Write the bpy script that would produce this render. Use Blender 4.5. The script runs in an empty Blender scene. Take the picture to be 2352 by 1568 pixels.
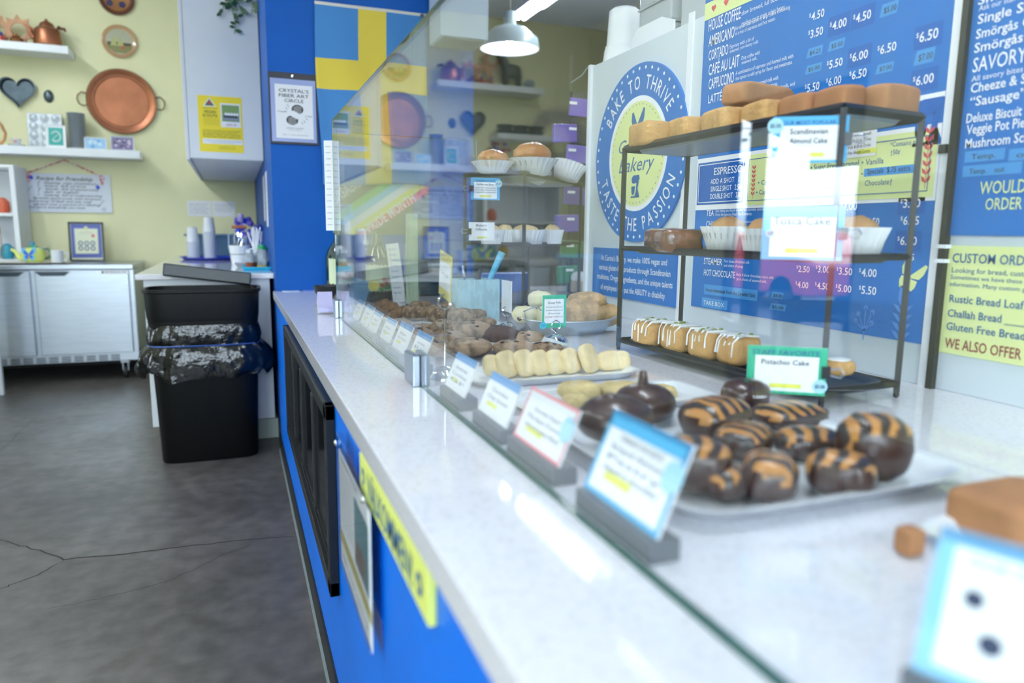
import bpy, math, random
from mathutils import Vector, Matrix, noise
sc = bpy.context.scene
COL = sc.collection
PI = math.pi
rnd = random.Random(7)

# ------------------------------------------------------------------ camera
FOC, YAW, PITCH, ROLL, CAMZ = 1640.0, .368759510, .151618175, .0103039790, 1.2
CAM = Vector((0, 0, CAMZ))
_f = Vector((math.sin(YAW)*math.cos(PITCH), math.cos(YAW)*math.cos(PITCH), -math.sin(PITCH)))
_r = Vector((math.cos(YAW), -math.sin(YAW), 0)); _u = _r.cross(_f)
FR = _r*math.cos(ROLL)+_u*math.sin(ROLL); FU = _u*math.cos(ROLL)-_r*math.sin(ROLL); FF = _f
cd = bpy.data.cameras.new('camera'); cam = bpy.data.objects.new('camera', cd); COL.objects.link(cam)
cam.matrix_world = Matrix(((FR.x, FU.x, -FF.x, 0), (FR.y, FU.y, -FF.y, 0), (FR.z, FU.z, -FF.z, CAMZ), (0, 0, 0, 1)))
cd.sensor_width = 36; cd.lens = FOC*36/2352; cd.clip_start = .05; cd.clip_end = 200
cd.dof.use_dof = True; cd.dof.focus_distance = 2.15; cd.dof.aperture_fstop = 2.0
sc.camera = cam

# ------------------------------------------------------------------ world, daylight, exposure
w = bpy.data.worlds.new('world'); sc.world = w; w.use_nodes = True
nt = w.node_tree; nt.nodes.clear()
wo = nt.nodes.new('ShaderNodeOutputWorld'); bg = nt.nodes.new('ShaderNodeBackground')
tc = nt.nodes.new('ShaderNodeTexCoord'); sx = nt.nodes.new('ShaderNodeSeparateXYZ'); cr = nt.nodes.new('ShaderNodeValToRGB')
nt.links.new(tc.outputs['Generated'], sx.inputs[0]); nt.links.new(sx.outputs['Z'], cr.inputs[0])
nt.links.new(cr.outputs[0], bg.inputs[0]); nt.links.new(bg.outputs[0], wo.inputs[0])
cr.color_ramp.elements[0].position = 0.0; cr.color_ramp.elements[0].color = (.16, .19, .22, 1)
cr.color_ramp.elements[1].position = .06; cr.color_ramp.elements[1].color = (.76, .88, 1, 1)
bg.inputs[1].default_value = 11
sc.view_settings.view_transform = 'Standard'; sc.view_settings.look = 'None'
sc.view_settings.gamma = 1; sc.view_settings.use_curve_mapping = False
sc.view_settings.exposure = 0.34
sc.cycles.use_denoising = True
sc.cycles.max_bounces = 10; sc.cycles.transparent_max_bounces = 24; sc.cycles.glossy_bounces = 5
sc.cycles.caustics_reflective = False; sc.cycles.caustics_refractive = False
sc.cycles.sample_clamp_indirect = 6

def area(name, loc, rot, sxy, power, col=(1, 1, 1), portal=False):
    l = bpy.data.lights.new(name, 'AREA'); l.shape = 'RECTANGLE'; l.size, l.size_y = sxy
    l.energy = power; l.color = col; l.cycles.is_portal = portal
    o = bpy.data.objects.new(name, l); o.location = loc; o.rotation_euler = rot; COL.objects.link(o); return o
# daylight comes in through the open shop front behind the camera and the windows of the left wall
area('shopfront_daylight', (-1.75, -1.72, 1.55), (PI/2, 0, 0), (1.7, 2.0), 1, portal=True)
area('shopfront_daylight_2', (.05, -1.72, 1.7), (PI/2, 0, 0), (1.3, 1.3), 1, portal=True)
area('left_window_daylight', (-3.05, 4.1, 1.45), (0, -PI/2, 0), (1.6, 1.5), 1, portal=True)

# ------------------------------------------------------------------ helpers
def at(px, py, X=None, Y=None, Z=None):
    d = FF + FR*((px-1176)/FOC) + FU*((784-py)/FOC)
    t = (X-CAM.x)/d.x if X is not None else (Y-CAM.y)/d.y if Y is not None else (Z-CAM.z)/d.z
    return CAM+d*t
def cen(px, py, **k):
    p = at(px, py, **k); return p, (p-CAM).dot(FF)/FOC
def lin(h):
    if isinstance(h, tuple): return h
    c = [int(h[i:i+2], 16)/255 for i in (0, 2, 4)]
    return tuple(x/12.92 if x <= .04045 else ((x+.055)/1.055)**2.4 for x in c)
MATS = {}
def mat(name, col, rough=.5, metal=0, var=None, bump=None, spec=.5, coat=0, emit=0, trans=0, col2=None, stretch=None):
    if name in MATS: return MATS[name]
    m = bpy.data.materials.new(name); m.use_nodes = True; MATS[name] = m
    n = m.node_tree.nodes; L = m.node_tree.links; b = n['Principled BSDF']
    c = lin(col); b.inputs['Base Color'].default_value = (*c, 1)
    b.inputs['Roughness'].default_value = rough; b.inputs['Metallic'].default_value = metal
    b.inputs['Specular IOR Level'].default_value = spec; b.inputs['Coat Weight'].default_value = coat
    b.inputs['Transmission Weight'].default_value = trans
    if emit: b.inputs['Emission Color'].default_value = (*c, 1); b.inputs['Emission Strength'].default_value = emit
    if var or bump:
        t = n.new('ShaderNodeTexCoord'); mp = n.new('ShaderNodeMapping'); L.new(t.outputs['Object'], mp.inputs[0])
        if stretch: mp.inputs['Scale'].default_value = stretch
    if var:
        z = n.new('ShaderNodeTexNoise'); z.inputs['Scale'].default_value = var[0]; z.inputs['Detail'].default_value = 5
        L.new(mp.outputs[0], z.inputs['Vector']); r = n.new('ShaderNodeValToRGB'); L.new(z.outputs['Fac'], r.inputs[0])
        k = var[1]; c2 = lin(col2) if col2 else tuple(x*(1-k) for x in c)
        r.color_ramp.elements[0].position = var[2] if len(var) > 2 else .35; r.color_ramp.elements[1].position = var[3] if len(var) > 3 else .65
        r.color_ramp.elements[0].color = (*c2, 1); r.color_ramp.elements[1].color = (*[min(1, x*(1+(0 if col2 else k*.4))) for x in c], 1)
        L.new(r.outputs[0], b.inputs['Base Color'])
    if bump:
        z = n.new('ShaderNodeTexNoise'); z.inputs['Scale'].default_value = bump[0]; z.inputs['Detail'].default_value = 4
        L.new(mp.outputs[0], z.inputs['Vector']); bp = n.new('ShaderNodeBump'); bp.inputs['Strength'].default_value = bump[1]
        bp.inputs['Distance'].default_value = bump[2] if len(bump) > 2 else .01
        L.new(z.outputs['Fac'], bp.inputs['Height']); L.new(bp.outputs[0], b.inputs['Normal'])
    return m
def thin_glass(name, tint=(1, 1, 1), r0=.045, rough=0.0, dust=0.0):
    m = bpy.data.materials.new(name); m.use_nodes = True; MATS[name] = m
    n = m.node_tree.nodes; L = m.node_tree.links; n.clear()
    out = n.new('ShaderNodeOutputMaterial'); g = n.new('ShaderNodeNewGeometry'); d = n.new('ShaderNodeVectorMath'); d.operation = 'DOT_PRODUCT'
    L.new(g.outputs['Normal'], d.inputs[0]); L.new(g.outputs['Incoming'], d.inputs[1])
    def M(op, a, b=None):
        x = n.new('ShaderNodeMath'); x.operation = op
        for i, v in enumerate((a, b)):
            if v is None: continue
            if isinstance(v, (int, float)): x.inputs[i].default_value = v
            else: L.new(v, x.inputs[i])
        return x.outputs[0]
    c = M('ABSOLUTE', d.outputs['Value']); k = M('POWER', M('SUBTRACT', 1.0, c), 5.0)
    F = M('ADD', M('MULTIPLY', k, 1-r0), r0)
    t = n.new('ShaderNodeBsdfTransparent'); t.inputs[0].default_value = (*tint, 1)
    gl = n.new('ShaderNodeBsdfGlossy'); gl.inputs['Roughness'].default_value = rough; gl.inputs[0].default_value = (1, 1, 1, 1)
    mx = n.new('ShaderNodeMixShader'); L.new(F, mx.inputs[0]); L.new(t.outputs[0], mx.inputs[1]); L.new(gl.outputs[0], mx.inputs[2])
    L.new(mx.outputs[0], out.inputs[0]); return m

class MB:
    def __init__(s, T=None): s.v = []; s.f = []; s.m = []; s.T = T or Matrix.Identity(4)
    def add(s, vs, fs, m=0):
        k = len(s.v); s.v += [s.T @ Vector(p) for p in vs]; s.f += [[i+k for i in f] for f in fs]; s.m += [m]*len(fs)
    def box(s, x0, y0, z0, x1, y1, z1, m=0):
        s.add([(x0, y0, z0), (x1, y0, z0), (x1, y1, z0), (x0, y1, z0), (x0, y0, z1), (x1, y0, z1), (x1, y1, z1), (x0, y1, z1)],
              [(0, 3, 2, 1), (4, 5, 6, 7), (0, 1, 5, 4), (1, 2, 6, 5), (2, 3, 7, 6), (3, 0, 4, 7)], m); return s
    def tube(s, pts, r, n=8, m=0, close=False):
        pts = [Vector(p) for p in pts]; N = len(pts); vs = []; up = None
        for i, p in enumerate(pts):
            a = pts[(i-1) % N] if (close or i) else p; b = pts[(i+1) % N] if (close or i < N-1) else p
            d = (b-a).normalized()
            if up is None: up = Vector((0, 0, 1)) if abs(d.z) < .9 else Vector((1, 0, 0))
            x = d.cross(up).normalized(); y = x.cross(d).normalized(); up = y
            rr = r[i] if isinstance(r, (list, tuple)) else r
            vs += [p+x*(rr*math.cos(2*PI*j/n))+y*(rr*math.sin(2*PI*j/n)) for j in range(n)]
        fs = [(i*n+j, i*n+(j+1) % n, ((i+1) % N)*n+(j+1) % n, ((i+1) % N)*n+j) for i in range(N if close else N-1) for j in range(n)]
        if not close: fs += [tuple(range(n))[::-1], tuple(range((N-1)*n, N*n))]
        s.add(vs, fs, m); return s
    def lathe(s, prof, n=28, c=(0, 0, 0), m=0, ex=1, ey=1, wave=None, ms=None, open_=False):
        c = Vector(c); vs = []
        for i, (r, z) in enumerate(prof):
            for j in range(n):
                a = 2*PI*j/n; q = r*(1+(wave(i, a) if wave else 0)); vs.append((c.x+q*ex*math.cos(a), c.y+q*ey*math.sin(a), c.z+z))
        for i in range(len(prof)-1):
            s.add([], [], 0)
        fs = [(i*n+j, i*n+(j+1) % n, (i+1)*n+(j+1) % n, (i+1)*n+j) for i in range(len(prof)-1) for j in range(n)]
        if prof[0][0] > 1e-5 and not open_: fs.append(tuple(range(n))[::-1])
        if prof[-1][0] > 1e-5 and not open_: fs.append(tuple(range((len(prof)-1)*n, len(prof)*n)))
        k0 = len(s.f); s.add(vs, fs, m)
        if ms:
            for q in range(k0, len(s.f)):
                i = (q-k0)//n
                if i < len(prof)-1: s.m[q] = ms[i]
        return s
    def blob(s, c, r, n=14, m=0, amp=0, fr=3, seed=0, p=2, R=None, mf=None):
        """closed lump; p>2 squares it up, amp roughens it"""
        c = Vector(c); vs = []; N = 2*n; R = R or Matrix.Identity(3); o = Vector((seed*7.3, seed*3.1, seed*1.7))
        def pw(x): return math.copysign(abs(x)**(2/p), x)
        for i in range(n+1):
            th = PI*i/n
            for j in range(N):
                ph = 2*PI*j/N; d = Vector((pw(math.sin(th))*pw(math.cos(ph)), pw(math.sin(th))*pw(math.sin(ph)), pw(math.cos(th))))
                q = 1+amp*noise.noise(d*fr+o); vs.append(c+R @ Vector((d.x*r[0]*q, d.y*r[1]*q, d.z*r[2]*q)))
        fs = [(i*N+j, (i+1)*N+j, (i+1)*N+(j+1) % N, i*N+(j+1) % N) for i in range(n) for j in range(N)]
        k0 = len(s.f); s.add(vs, fs, m)
        if mf:
            for q in range(k0, len(s.f)):
                i, j = divmod(q-k0, N); s.m[q] = mf(i/n, j/N)
        return s
    def prism(s, pts, h, M=None, m=0):
        M = M or Matrix.Identity(4); n = len(pts)
        s.add([M @ Vector((x, y, 0)) for x, y in pts]+[M @ Vector((x, y, h)) for x, y in pts],
              [tuple(range(n))[::-1], tuple(range(n, 2*n))]+[(i, (i+1) % n, n+(i+1) % n, n+i) for i in range(n)], m); return s
    def build(s, name, mats, parent=None, smooth=False, bevel=0, ang=40):
        me = bpy.data.meshes.new(name); me.from_pydata([tuple(p) for p in s.v], [], s.f)
        for x in (mats if isinstance(mats, (list, tuple)) else [mats]): me.materials.append(x)
        me.polygons.foreach_set('material_index', s.m); me.validate(); me.update()
        if smooth:
            me.polygons.foreach_set('use_smooth', [True]*len(me.polygons)); me.set_sharp_from_angle(angle=math.radians(ang))
        o = bpy.data.objects.new(name, me); COL.objects.link(o)
        if parent: o.parent = parent
        if bevel:
            b = o.modifiers.new('bevel', 'BEVEL'); b.width = bevel; b.segments = 2; b.limit_method = 'ANGLE'
        return o
def tag(o, label, cat, group=None, kind=None):
    o['label'] = label; o['category'] = cat
    if group: o['group'] = group
    if kind: o['kind'] = kind
    return o
def st(o): o['kind'] = 'structure'; return o
def thing(name, label, cat, loc=(0, 0, 0), rz=0, group=None):
    o = bpy.data.objects.new(name, None); o.empty_display_size = .05; COL.objects.link(o); o.location = loc; o.rotation_euler = (0, 0, rz)
    return tag(o, label, cat, group)
def bx(name, m, dims, parent=None, bevel=0): return MB().box(*dims).build(name, m, parent, bevel=bevel)
_tc = {}
def glyphs(t, off=0, shear=0):
    k = (t, off, shear)
    if k not in _tc:
        cu = bpy.data.curves.new('t', 'FONT'); cu.body = t; cu.offset = off; cu.shear = shear; cu.resolution_u = 2
        ob = bpy.data.objects.new('t', cu); me = ob.to_mesh()
        vs = [(p.co.x, p.co.y) for p in me.vertices]; fs = [tuple(q.vertices) for q in me.polygons]
        ob.to_mesh_clear(); bpy.data.objects.remove(ob); bpy.data.curves.remove(cu)
        x0 = min(p[0] for p in vs) if vs else 0; x1 = max(p[0] for p in vs) if vs else 1
        _tc[k] = ([(x-x0, y) for x, y in vs], fs, x1-x0)
    return _tc[k]
class Face:
    """flat printed face: O origin, u right, v up (world or local)"""
    def __init__(s, O, u, v, mb=None, lift=.0006):
        s.O = Vector(O); s.u = Vector(u).normalized(); s.v = Vector(v).normalized(); s.n = s.u.cross(s.v); s.mb = mb or MB(); s.lift = lift
    def P(s, a, b, z=0): return s.O+s.u*a+s.v*b+s.n*(z*s.lift)
    def ab(s, px, py):
        d = FF+FR*((px-1176)/FOC)+FU*((784-py)/FOC); t = (s.O-CAM).dot(s.n)/d.dot(s.n); q = CAM+d*t-s.O
        return q.dot(s.u), q.dot(s.v)
    def poly(s, pts, z=1, m=0): s.mb.add([s.P(a, b, z) for a, b in pts], [tuple(range(len(pts)))], m)
    def rect(s, a0, b0, a1, b1, z=1, m=0): s.poly([(a0, b0), (a1, b0), (a1, b1), (a0, b1)], z, m)
    def frame(s, a0, b0, a1, b1, t, z=1, m=0):
        s.rect(a0, b0, a1, b0+t, z, m); s.rect(a0, b1-t, a1, b1, z, m); s.rect(a0, b0+t, a0+t, b1-t, z, m); s.rect(a1-t, b0+t, a1, b1-t, z, m)
    def disc(s, a, b, r, z=1, m=0, n=20, ry=None): s.poly([(a+r*math.cos(2*PI*i/n), b+(ry or r)*math.sin(2*PI*i/n)) for i in range(n)], z, m)
    def ring(s, a, b, r0, r1, z=1, m=0, n=48):
        for i in range(n):
            t0, t1 = 2*PI*i/n, 2*PI*(i+1)/n
            s.poly([(a+r0*math.cos(t0), b+r0*math.sin(t0)), (a+r1*math.cos(t0), b+r1*math.sin(t0)), (a+r1*math.cos(t1), b+r1*math.sin(t1)), (a+r0*math.cos(t1), b+r0*math.sin(t1))], z, m)
    def line(s, pts, wd, z=1, m=0):
        for (a, b), (c, d) in zip(pts, pts[1:]):
            l = math.hypot(c-a, d-b) or 1; nx, ny = -(d-b)/l*wd/2, (c-a)/l*wd/2; ex, ey = (c-a)/l*wd*.25, (d-b)/l*wd*.25
            s.poly([(a-nx-ex, b-ny-ey), (c-nx+ex, d-ny+ey), (c+nx+ex, d+ny+ey), (a+nx-ex, b+ny-ey)], z, m)
    def text(s, t, a, b, h, w=None, z=2, m=0, al='L', rot=0, off=0, shear=0):
        vs, fs, W = glyphs(t, off, shear); k = h/.73; kx = (w/W) if w else k
        if al == 'C': dx = -W*kx/2
        elif al == 'R': dx = -W*kx
        else: dx = 0
        c, q = math.cos(rot), math.sin(rot); out = []
        for x, y in vs:
            X, Y = x*kx+dx, y*k; out.append(s.P(a+X*c-Y*q, b+X*q+Y*c, z))
        s.mb.add(out, fs, m)
    def fit(s, t, xl, yb, xr, hpx, z=2, m=0, off=0, shear=0):
        """letters sized from where they stand on the sign"""
        a, b = s.ab(xl, yb); a2, _ = s.ab(xr, yb); _, b2 = s.ab(xl, yb-hpx); s.text(t, a, b, b2-b, a2-a, z, m, off=off, shear=shear)

# ------------------------------------------------------------------ materials
blue_wall = mat('blue wall paint', (.0005, .085, .40), .5, spec=.2, var=(3, .06), bump=(60, .05, .002))
blue_panel = mat('blue counter panel', (.0005, .17, .82), .4, spec=.3, var=(4, .08), bump=(40, .05, .002))
yellow = mat('yellow wall paint', 'efedc2', .75, var=(1.5, .05))
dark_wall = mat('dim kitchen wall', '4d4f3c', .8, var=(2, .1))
white = mat('white laminate', 'dfe4ea', .4, var=(3, .03))
white_p = mat('white shelf paint', 'edf1f7', .45)
ceil_m = mat('white ceiling', 'd8dee4', .9, var=(2, .05))
black = mat('black rubber base', '14161a', .5)
black_metal = mat('black painted metal', '1b1e22', .38, metal=.3)
paper = mat('white paper', 'f3f5fa', .6)
ink = mat('dark ink', '23272e', .7)
steel = mat('brushed steel', 'b4bcc6', .3, metal=1, var=(6, .08), stretch=(1, 1, 18))
chrome = mat('chrome', 'dfe4ea', .06, metal=1)
quartz = mat('speckled quartz', 'dcdce4', .055, var=(150, .13, .3, .5), spec=.6)
wood = mat('light wood', 'b9855a', .5, var=(12, .2), stretch=(1, 8, 1))
glass = thin_glass('clear glass', (.985, .995, .995))
acryl = thin_glass('clear acrylic', (.96, .98, 1), .04)
edge_g = mat('green glass edge', '1c5248', .15, spec=.6)
white_c = mat('white porcelain', 'e8edf2', .15, coat=.4)
menu_blue = mat('menu print blue', (.008, .155, .52), .45, spec=.25)
menu_blue2 = mat('menu print light blue', '4f8fdc', .35)
menu_blue3 = mat('menu print deep blue', (.004, .11, .44), .45, spec=.25)
tape_b = mat('blue masking tape', '3f92d6', .6)
lime = mat('pale yellow print', 'dfe9a2', .45)
red_p = mat('red print', 'd04a5a', .5)
maroon = mat('maroon print', '8c2f40', .5)
blue_ink = mat('blue print', '1f5f9c', .5)

# ------------------------------------------------------------------ setting
def floor_mat():
    m = mat('worn concrete', '625d59', .38, var=(1.3, .35), bump=(30, .12, .003)); n = m.node_tree.nodes; L = m.node_tree.links; b = n['Principled BSDF']
    t = n.new('ShaderNodeTexCoord'); z = n.new('ShaderNodeTexNoise'); z.inputs['Scale'].default_value = 14; z.inputs['Detail'].default_value = 8
    L.new(t.outputs['Object'], z.inputs['Vector']); r = n.new('ShaderNodeValToRGB'); L.new(z.outputs['Fac'], r.inputs[0])
    r.color_ramp.elements[0].position = .35; r.color_ramp.elements[0].color = (.6, .6, .6, 1); r.color_ramp.elements[1].position = .7; r.color_ramp.elements[1].color = (1.1, 1.1, 1.15, 1)
    old = b.inputs['Base Color'].links[0].from_socket; mx = n.new('ShaderNodeMix'); mx.data_type = 'RGBA'; mx.blend_type = 'MULTIPLY'; mx.inputs[0].default_value = 1
    L.new(old, mx.inputs[6]); L.new(r.outputs[0], mx.inputs[7]); L.new(mx.outputs[2], b.inputs['Base Color'])
    z2 = n.new('ShaderNodeTexNoise'); z2.inputs['Scale'].default_value = 2.2; L.new(t.outputs['Object'], z2.inputs['Vector'])
    mr = n.new('ShaderNodeMapRange'); mr.inputs[3].default_value = .22; mr.inputs[4].default_value = .5; L.new(z2.outputs['Fac'], mr.inputs[0]); L.new(mr.outputs[0], b.inputs['Roughness'])
    return m
st(bx('floor', floor_mat(), (-3.05, -1.8, -.1, 4.1, 7.35, 0)))
# cracks in the slab, thin filled lines lying on the concrete
ck = MB(); crack = mat('dark crack filler', '2b2826', .8)
def crackline(pts, wd):
    P = [at(x, y, Z=0) for x, y in pts]; o = []
    for a, b in zip(P, P[1:]):
        for i in range(6): o.append(a.lerp(b, i/6)+Vector((rnd.uniform(-1, 1), rnd.uniform(-1, 1), 0))*.006)
    o.append(P[-1]); k = len(o)
    for i in range(k-1):
        d = (o[i+1]-o[i]).normalized(); nn = Vector((-d.y, d.x, 0)); w0 = wd*(.5+.5*math.sin(PI*i/k)); w1 = wd*(.5+.5*math.sin(PI*(i+1)/k))
        ck.add([o[i]-nn*w0+Vector((0, 0, .0008)), o[i+1]-nn*w1+Vector((0, 0, .0008)), o[i+1]+nn*w1+Vector((0, 0, .0008)), o[i]+nn*w0+Vector((0, 0, .0008))], [(0, 1, 2, 3)])
crackline([(0, 1238), (60, 1255), (150, 1284), (300, 1270), (470, 1250), (560, 1240), (675, 1232)], .0035)
crackline([(150, 1284), (90, 1320), (20, 1345), (0, 1352)], .002)
crackline([(110, 1398), (230, 1375), (400, 1330), (520, 1270), (600, 1245)], .0012)
crackline([(0, 1035), (75, 965)], .001)
st(ck.build('trim_1', crack))
st(bx('ceiling', ceil_m, (-3.05, -1.8, 3.35, 4.1, 7.35, 3.45)))
st(bx('wall_back', yellow, (-3.05, 7.2, 0, .2, 7.35, 3.35)))
st(bx('wall_rear', dark_wall, (.2, 7.2, 0, 4.1, 7.35, 3.35)))
wf = MB()
for b in ((-3.05, 4.1, 2.6, 3.35), (-3.05, 4.1, 0, .55), (-3.05, -2.65, .55, 2.6), (-.85, -.65, .55, 2.6), (.75, 4.1, .55, 2.6), (-.65, .75, .55, 1.0), (-.65, .75, 2.4, 2.6)): wf.box(b[0], -1.9, b[2], b[1], -1.8, b[3])
st(wf.build('wall_front', MATS['yellow wall paint']))
for k, (a, b, c, d) in enumerate(((-2.65, -.85, .55, 2.6), (-.65, .75, 1.0, 2.4))):
    wn = thing('window_%d' % (k+2), '', ''); del wn['label']; del wn['category']; st(wn); f_ = MB()
    for q in ((a, a+.05, c, d), (b-.05, b, c, d), (a+.05, b-.05, c, c+.05), (a+.05, b-.05, d-.05, d)): f_.box(q[0], -1.88, q[2], q[1], -1.82, q[3])
    f_.build('window_frame', mat('dark window frame', '20262c', .4), wn); MB().box(a+.05, -1.855, c+.05, b-.05, -1.847, d-.05).build('pane', glass, wn)
st(bx('wall_right', mat('grey kitchen wall', '8a8f90', .8), (4.0, -1.8, 0, 4.1, 7.2, 3.35)))
wl = MB()
for b in ((-3.05, -1.8, 0, -2.92, 3.45, 3.35), (-3.05, 4.78, 0, -2.92, 7.2, 3.35), (-3.05, 3.45, 0, -2.92, 4.78, .4), (-3.05, 3.45, 2.2, -2.92, 4.78, 3.35)): wl.box(*b)
st(wl.build('wall_left', yellow))
win = thing('window_1', '', ''); del win['label']; del win['category']; st(win)
fr = MB()
for b in ((3.45, .4, 3.5, 2.2), (4.73, .4, 4.78, 2.2), (4.42, .4, 4.54, 2.2), (3.45, .4, 4.78, .46), (3.45, 2.14, 4.78, 2.2)): fr.box(-3.02, b[0], b[1], -2.95, b[2], b[3])
fr.build('window_frame', mat('dark window frame', '20262c', .4), win)
MB().box(-2.99, 3.5, .46, -2.982, 4.73, 2.14).build('pane', glass, win)
st(bx('wall_centre', blue_wall, (.197, 4.03, 0, 1.306, 4.62, 3.35)))
st(bx('wall_partition', blue_wall, (.203, 4.62, 0, .33, 7.2, 3.35)))
st(MB().box(.19, 4.02, 0, 1.31, 4.03, .13).box(.19, 4.02, 0, .197, 4.63, .13).build('baseboard_centre', black))
st(bx('baseboard_back', black, (-2.92, 7.185, 0, -.47, 7.2, .13)))
# panelled partition behind the display, carrying the menus
st(MB().box(1.4, 2.05, .876, 1.45, 2.75, 1.875).box(1.4, -.2, .876, 1.45, 2.045, 1.875).build('wall_menu', mat('white wall panel', 'd3dee6', .35, var=(2, .04)), bevel=.002))
st(MB().box(1.394, 2.035, .876, 1.4, 2.062, 1.9).box(1.388, 2.735, .876, 1.41, 2.755, 1.88).box(1.392, 1.098, .876, 1.4, 1.118, 1.9).build('trim_2', white_p))
# pavement, street and trees seen through the side window
st(bx('ground', mat('grey asphalt', '56595c', .9, var=(3, .2)), (-30, -12, -.2, -3.05, 22, -.12)))

# ------------------------------------------------------------------ counter
wt = tag(bx('worktop', quartz, (.18, -.8, .836, 1.9, 4.02, .876), bevel=.002), 'long pale speckled quartz worktop of the bakery service counter', 'worktop')
cb = thing('service_counter', 'bright blue painted base of the service counter under the quartz worktop', 'counter', (.19, 1.6, 0))
MB(Matrix.Translation((-.19, -1.6, 0))).box(.19, -.8, .1, 1.85, 4.0, .836).build('body', blue_panel, cb, bevel=.002)
MB(Matrix.Translation((-.19, -1.6, 0))).box(.184, -.8, 0, 1.8, 4.0, .1).build('toe_kick', black, cb)
MB(Matrix.Translation((-.19, -1.6, 0))).box(.178, -.8, .0, .186, 4.0, .012).build('caulk_strip', mat('grey caulk', '7e8a90', .7), cb)
# black framed vent
vt = thing('vent_frame', 'black metal framed vent set into the blue counter front', 'vent', (.19, 2.29, .37))
V = Matrix.Translation((-.19, -2.29, -.37)); m = MB(V)
x0, x1 = .168, .1895; ya, yb, za, zb = 1.57, 3.01, .37, .82
for b in ((ya, za, yb, za+.035), (ya, zb-.035, yb, zb), (ya, za, ya+.035, zb), (yb-.035, za, yb, zb)): m.box(x0, b[0], b[1], x1, b[2], b[3])
m.build('frame', black_metal, vt, bevel=.002)
m = MB(V)
for k, (t, xx) in enumerate(((.05, .178), (.065, .182))):
    for b in ((ya+t-.012, za+t-.012, yb-t+.012, za+t), (ya+t-.012, zb-t, yb-t+.012, zb-t+.012), (ya+t-.012, za+t, ya+t, zb-t), (yb-t, za+t, yb-t+.012, zb-t)): m.box(xx, b[0], b[1], .1895, b[2], b[3])
m.build('inner_moulding', black_metal, vt)
for y in (1.97, 2.34, 2.68): MB(V).box(.176, y, za+.06, .1895, y+.035, zb-.06).build('mullion', black_metal, vt, bevel=.004)
MB(V).box(.184, ya+.03, za+.03, .1895, yb-.03, zb-.03).build('back_panel', mat('dark smoked panel', '161a1f', .12), vt)
# acrylic notice holder on the counter front
ah = thing('notice_holder', 'clear acrylic holder with a printed notice and photo screwed to the blue counter front', 'sign holder', (.185, 1.2, .545))
MB(Matrix.Translation((-.185, -1.2, -.545))).box(.168, 1.03, .548, .188, 1.385, .81).build('acrylic_block', acryl, ah, bevel=.001)
F = Face((-.013, .182, .004), (0, -1, 0), (0, 0, 1))
F.mb.box(-.0128, -.168, .004, -.0122, .182, .235, 0)
F.rect(.19, .08, .33, .2, 1, 1); F.rect(.2, .09, .3, .13, 2, 2); F.rect(0, .045, .35, .068, 1, 3)
for i in range(9): F.text('our makers bake fresh every day with love', .012, .2-i*.013, .005, .16, 1, 4)
F.text('COMMUNITY MAKERS', .03, .216, .008, .2, 1, 4); F.text('thank you for supporting', .03, .018, .007, .28, 1, 4)
F.mb.build('notice', [paper, mat('dull teal photo', '51808c', .5), mat('dull brown photo', '6e5a52', .5), mat('ochre band', 'b9ac5c', .6), ink], ah)
for y, z in ((.165, .25), (-.15, .25)): MB().blob((-.02, y, z), (.004, .006, .006), 6).build('screw', chrome, ah, smooth=True)
ys = thing('counter_sign', 'yellow block sign with tall hand painted blue letters under the worktop edge', 'sign', (.1895, .942, .769))
MB().box(-.0095, -.23, 0, 0, .23, .064).build('board', mat('yellow painted board', 'e0e878', .5), ys, bevel=.001)
F = Face((-.0095, .23, 0), (0, -1, 0), (0, 0, 1)); F.text('VÄLKOMMEN!', .075, .01, .043, .31, 1, 0, off=.01)
for a in (.035, .42): F.disc(a, .032, .016, 1, 0, 6); F.disc(a, .032, .007, 2, 1, 8)
F.mb.build('lettering', [blue_ink, mat('yellow sign paint', 'e0e878', .5)], ys)

# ------------------------------------------------------------------ glass screen
for nm, y0, y1, lab in (('glass_screen', 1.492, 2.77, 'far clear glass pane of the pastry screen standing on the counter'), ('glass_screen', -.55, 1.482, 'near clear glass pane of the pastry screen, closest to the front')):
    t = thing(nm, lab, 'glass pane', (.352, (y0+y1)/2, .876))
    sh = MB(Matrix.Translation((-.352, -(y0+y1)/2, -.876))).box(.3525, y0+(.001 if y1 < 2 else -.004), .878, .3615, y1-(.001 if y1 > 2 else -.004), 1.6); sh.f = [f_ for i_, f_ in enumerate(sh.f) if i_ in (3, 5, 0, 1)]; sh.m = sh.m[:4]; sh.build('sheet', glass, t)
    h = (y1-y0)/2; e = MB()
    far = y1 > 2
    e.box(.0002, -h, .002, .0098, -h+.002, .06 if far else .724); e.box(.0002, h-.002, .002, .0098, h, .724 if far else .06); e.box(.0002, -h, .722, .0098, h, .724); e.box(0, -h, 0, .0102, h, .003)
    e.build('edge', edge_g, t)
t = thing('glass_screen', 'short glass end pane crossing behind the far cookies at the end of the screen', 'glass pane', (.366, 2.765, .876))
MB().box(0, 0, .002, .545, .008, .68).build('sheet', glass, t); MB().box(.545, 0, 0, .547, .008, .682).box(0, 0, .68, .547, .008, .682).build('edge', edge_g, t)
cl = thing('glass_clamp', 'brushed steel clamp joining the two glass panes on the counter', 'clamp', (.357, 1.487, .876))
MB().box(-.02, -.042, 0, -.005, .042, .066).build('front_plate', mat('satin steel', 'aeb9c8', .35, metal=1), cl, bevel=.002)
MB().box(.005, -.042, 0, .017, .042, .066).build('rear_plate', MATS['satin steel'], cl, bevel=.002)
cl = thing('glass_clamp', 'small steel clamp holding the far end of the glass screen beside the card rack', 'clamp', (.357, 2.74, .876))
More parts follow.
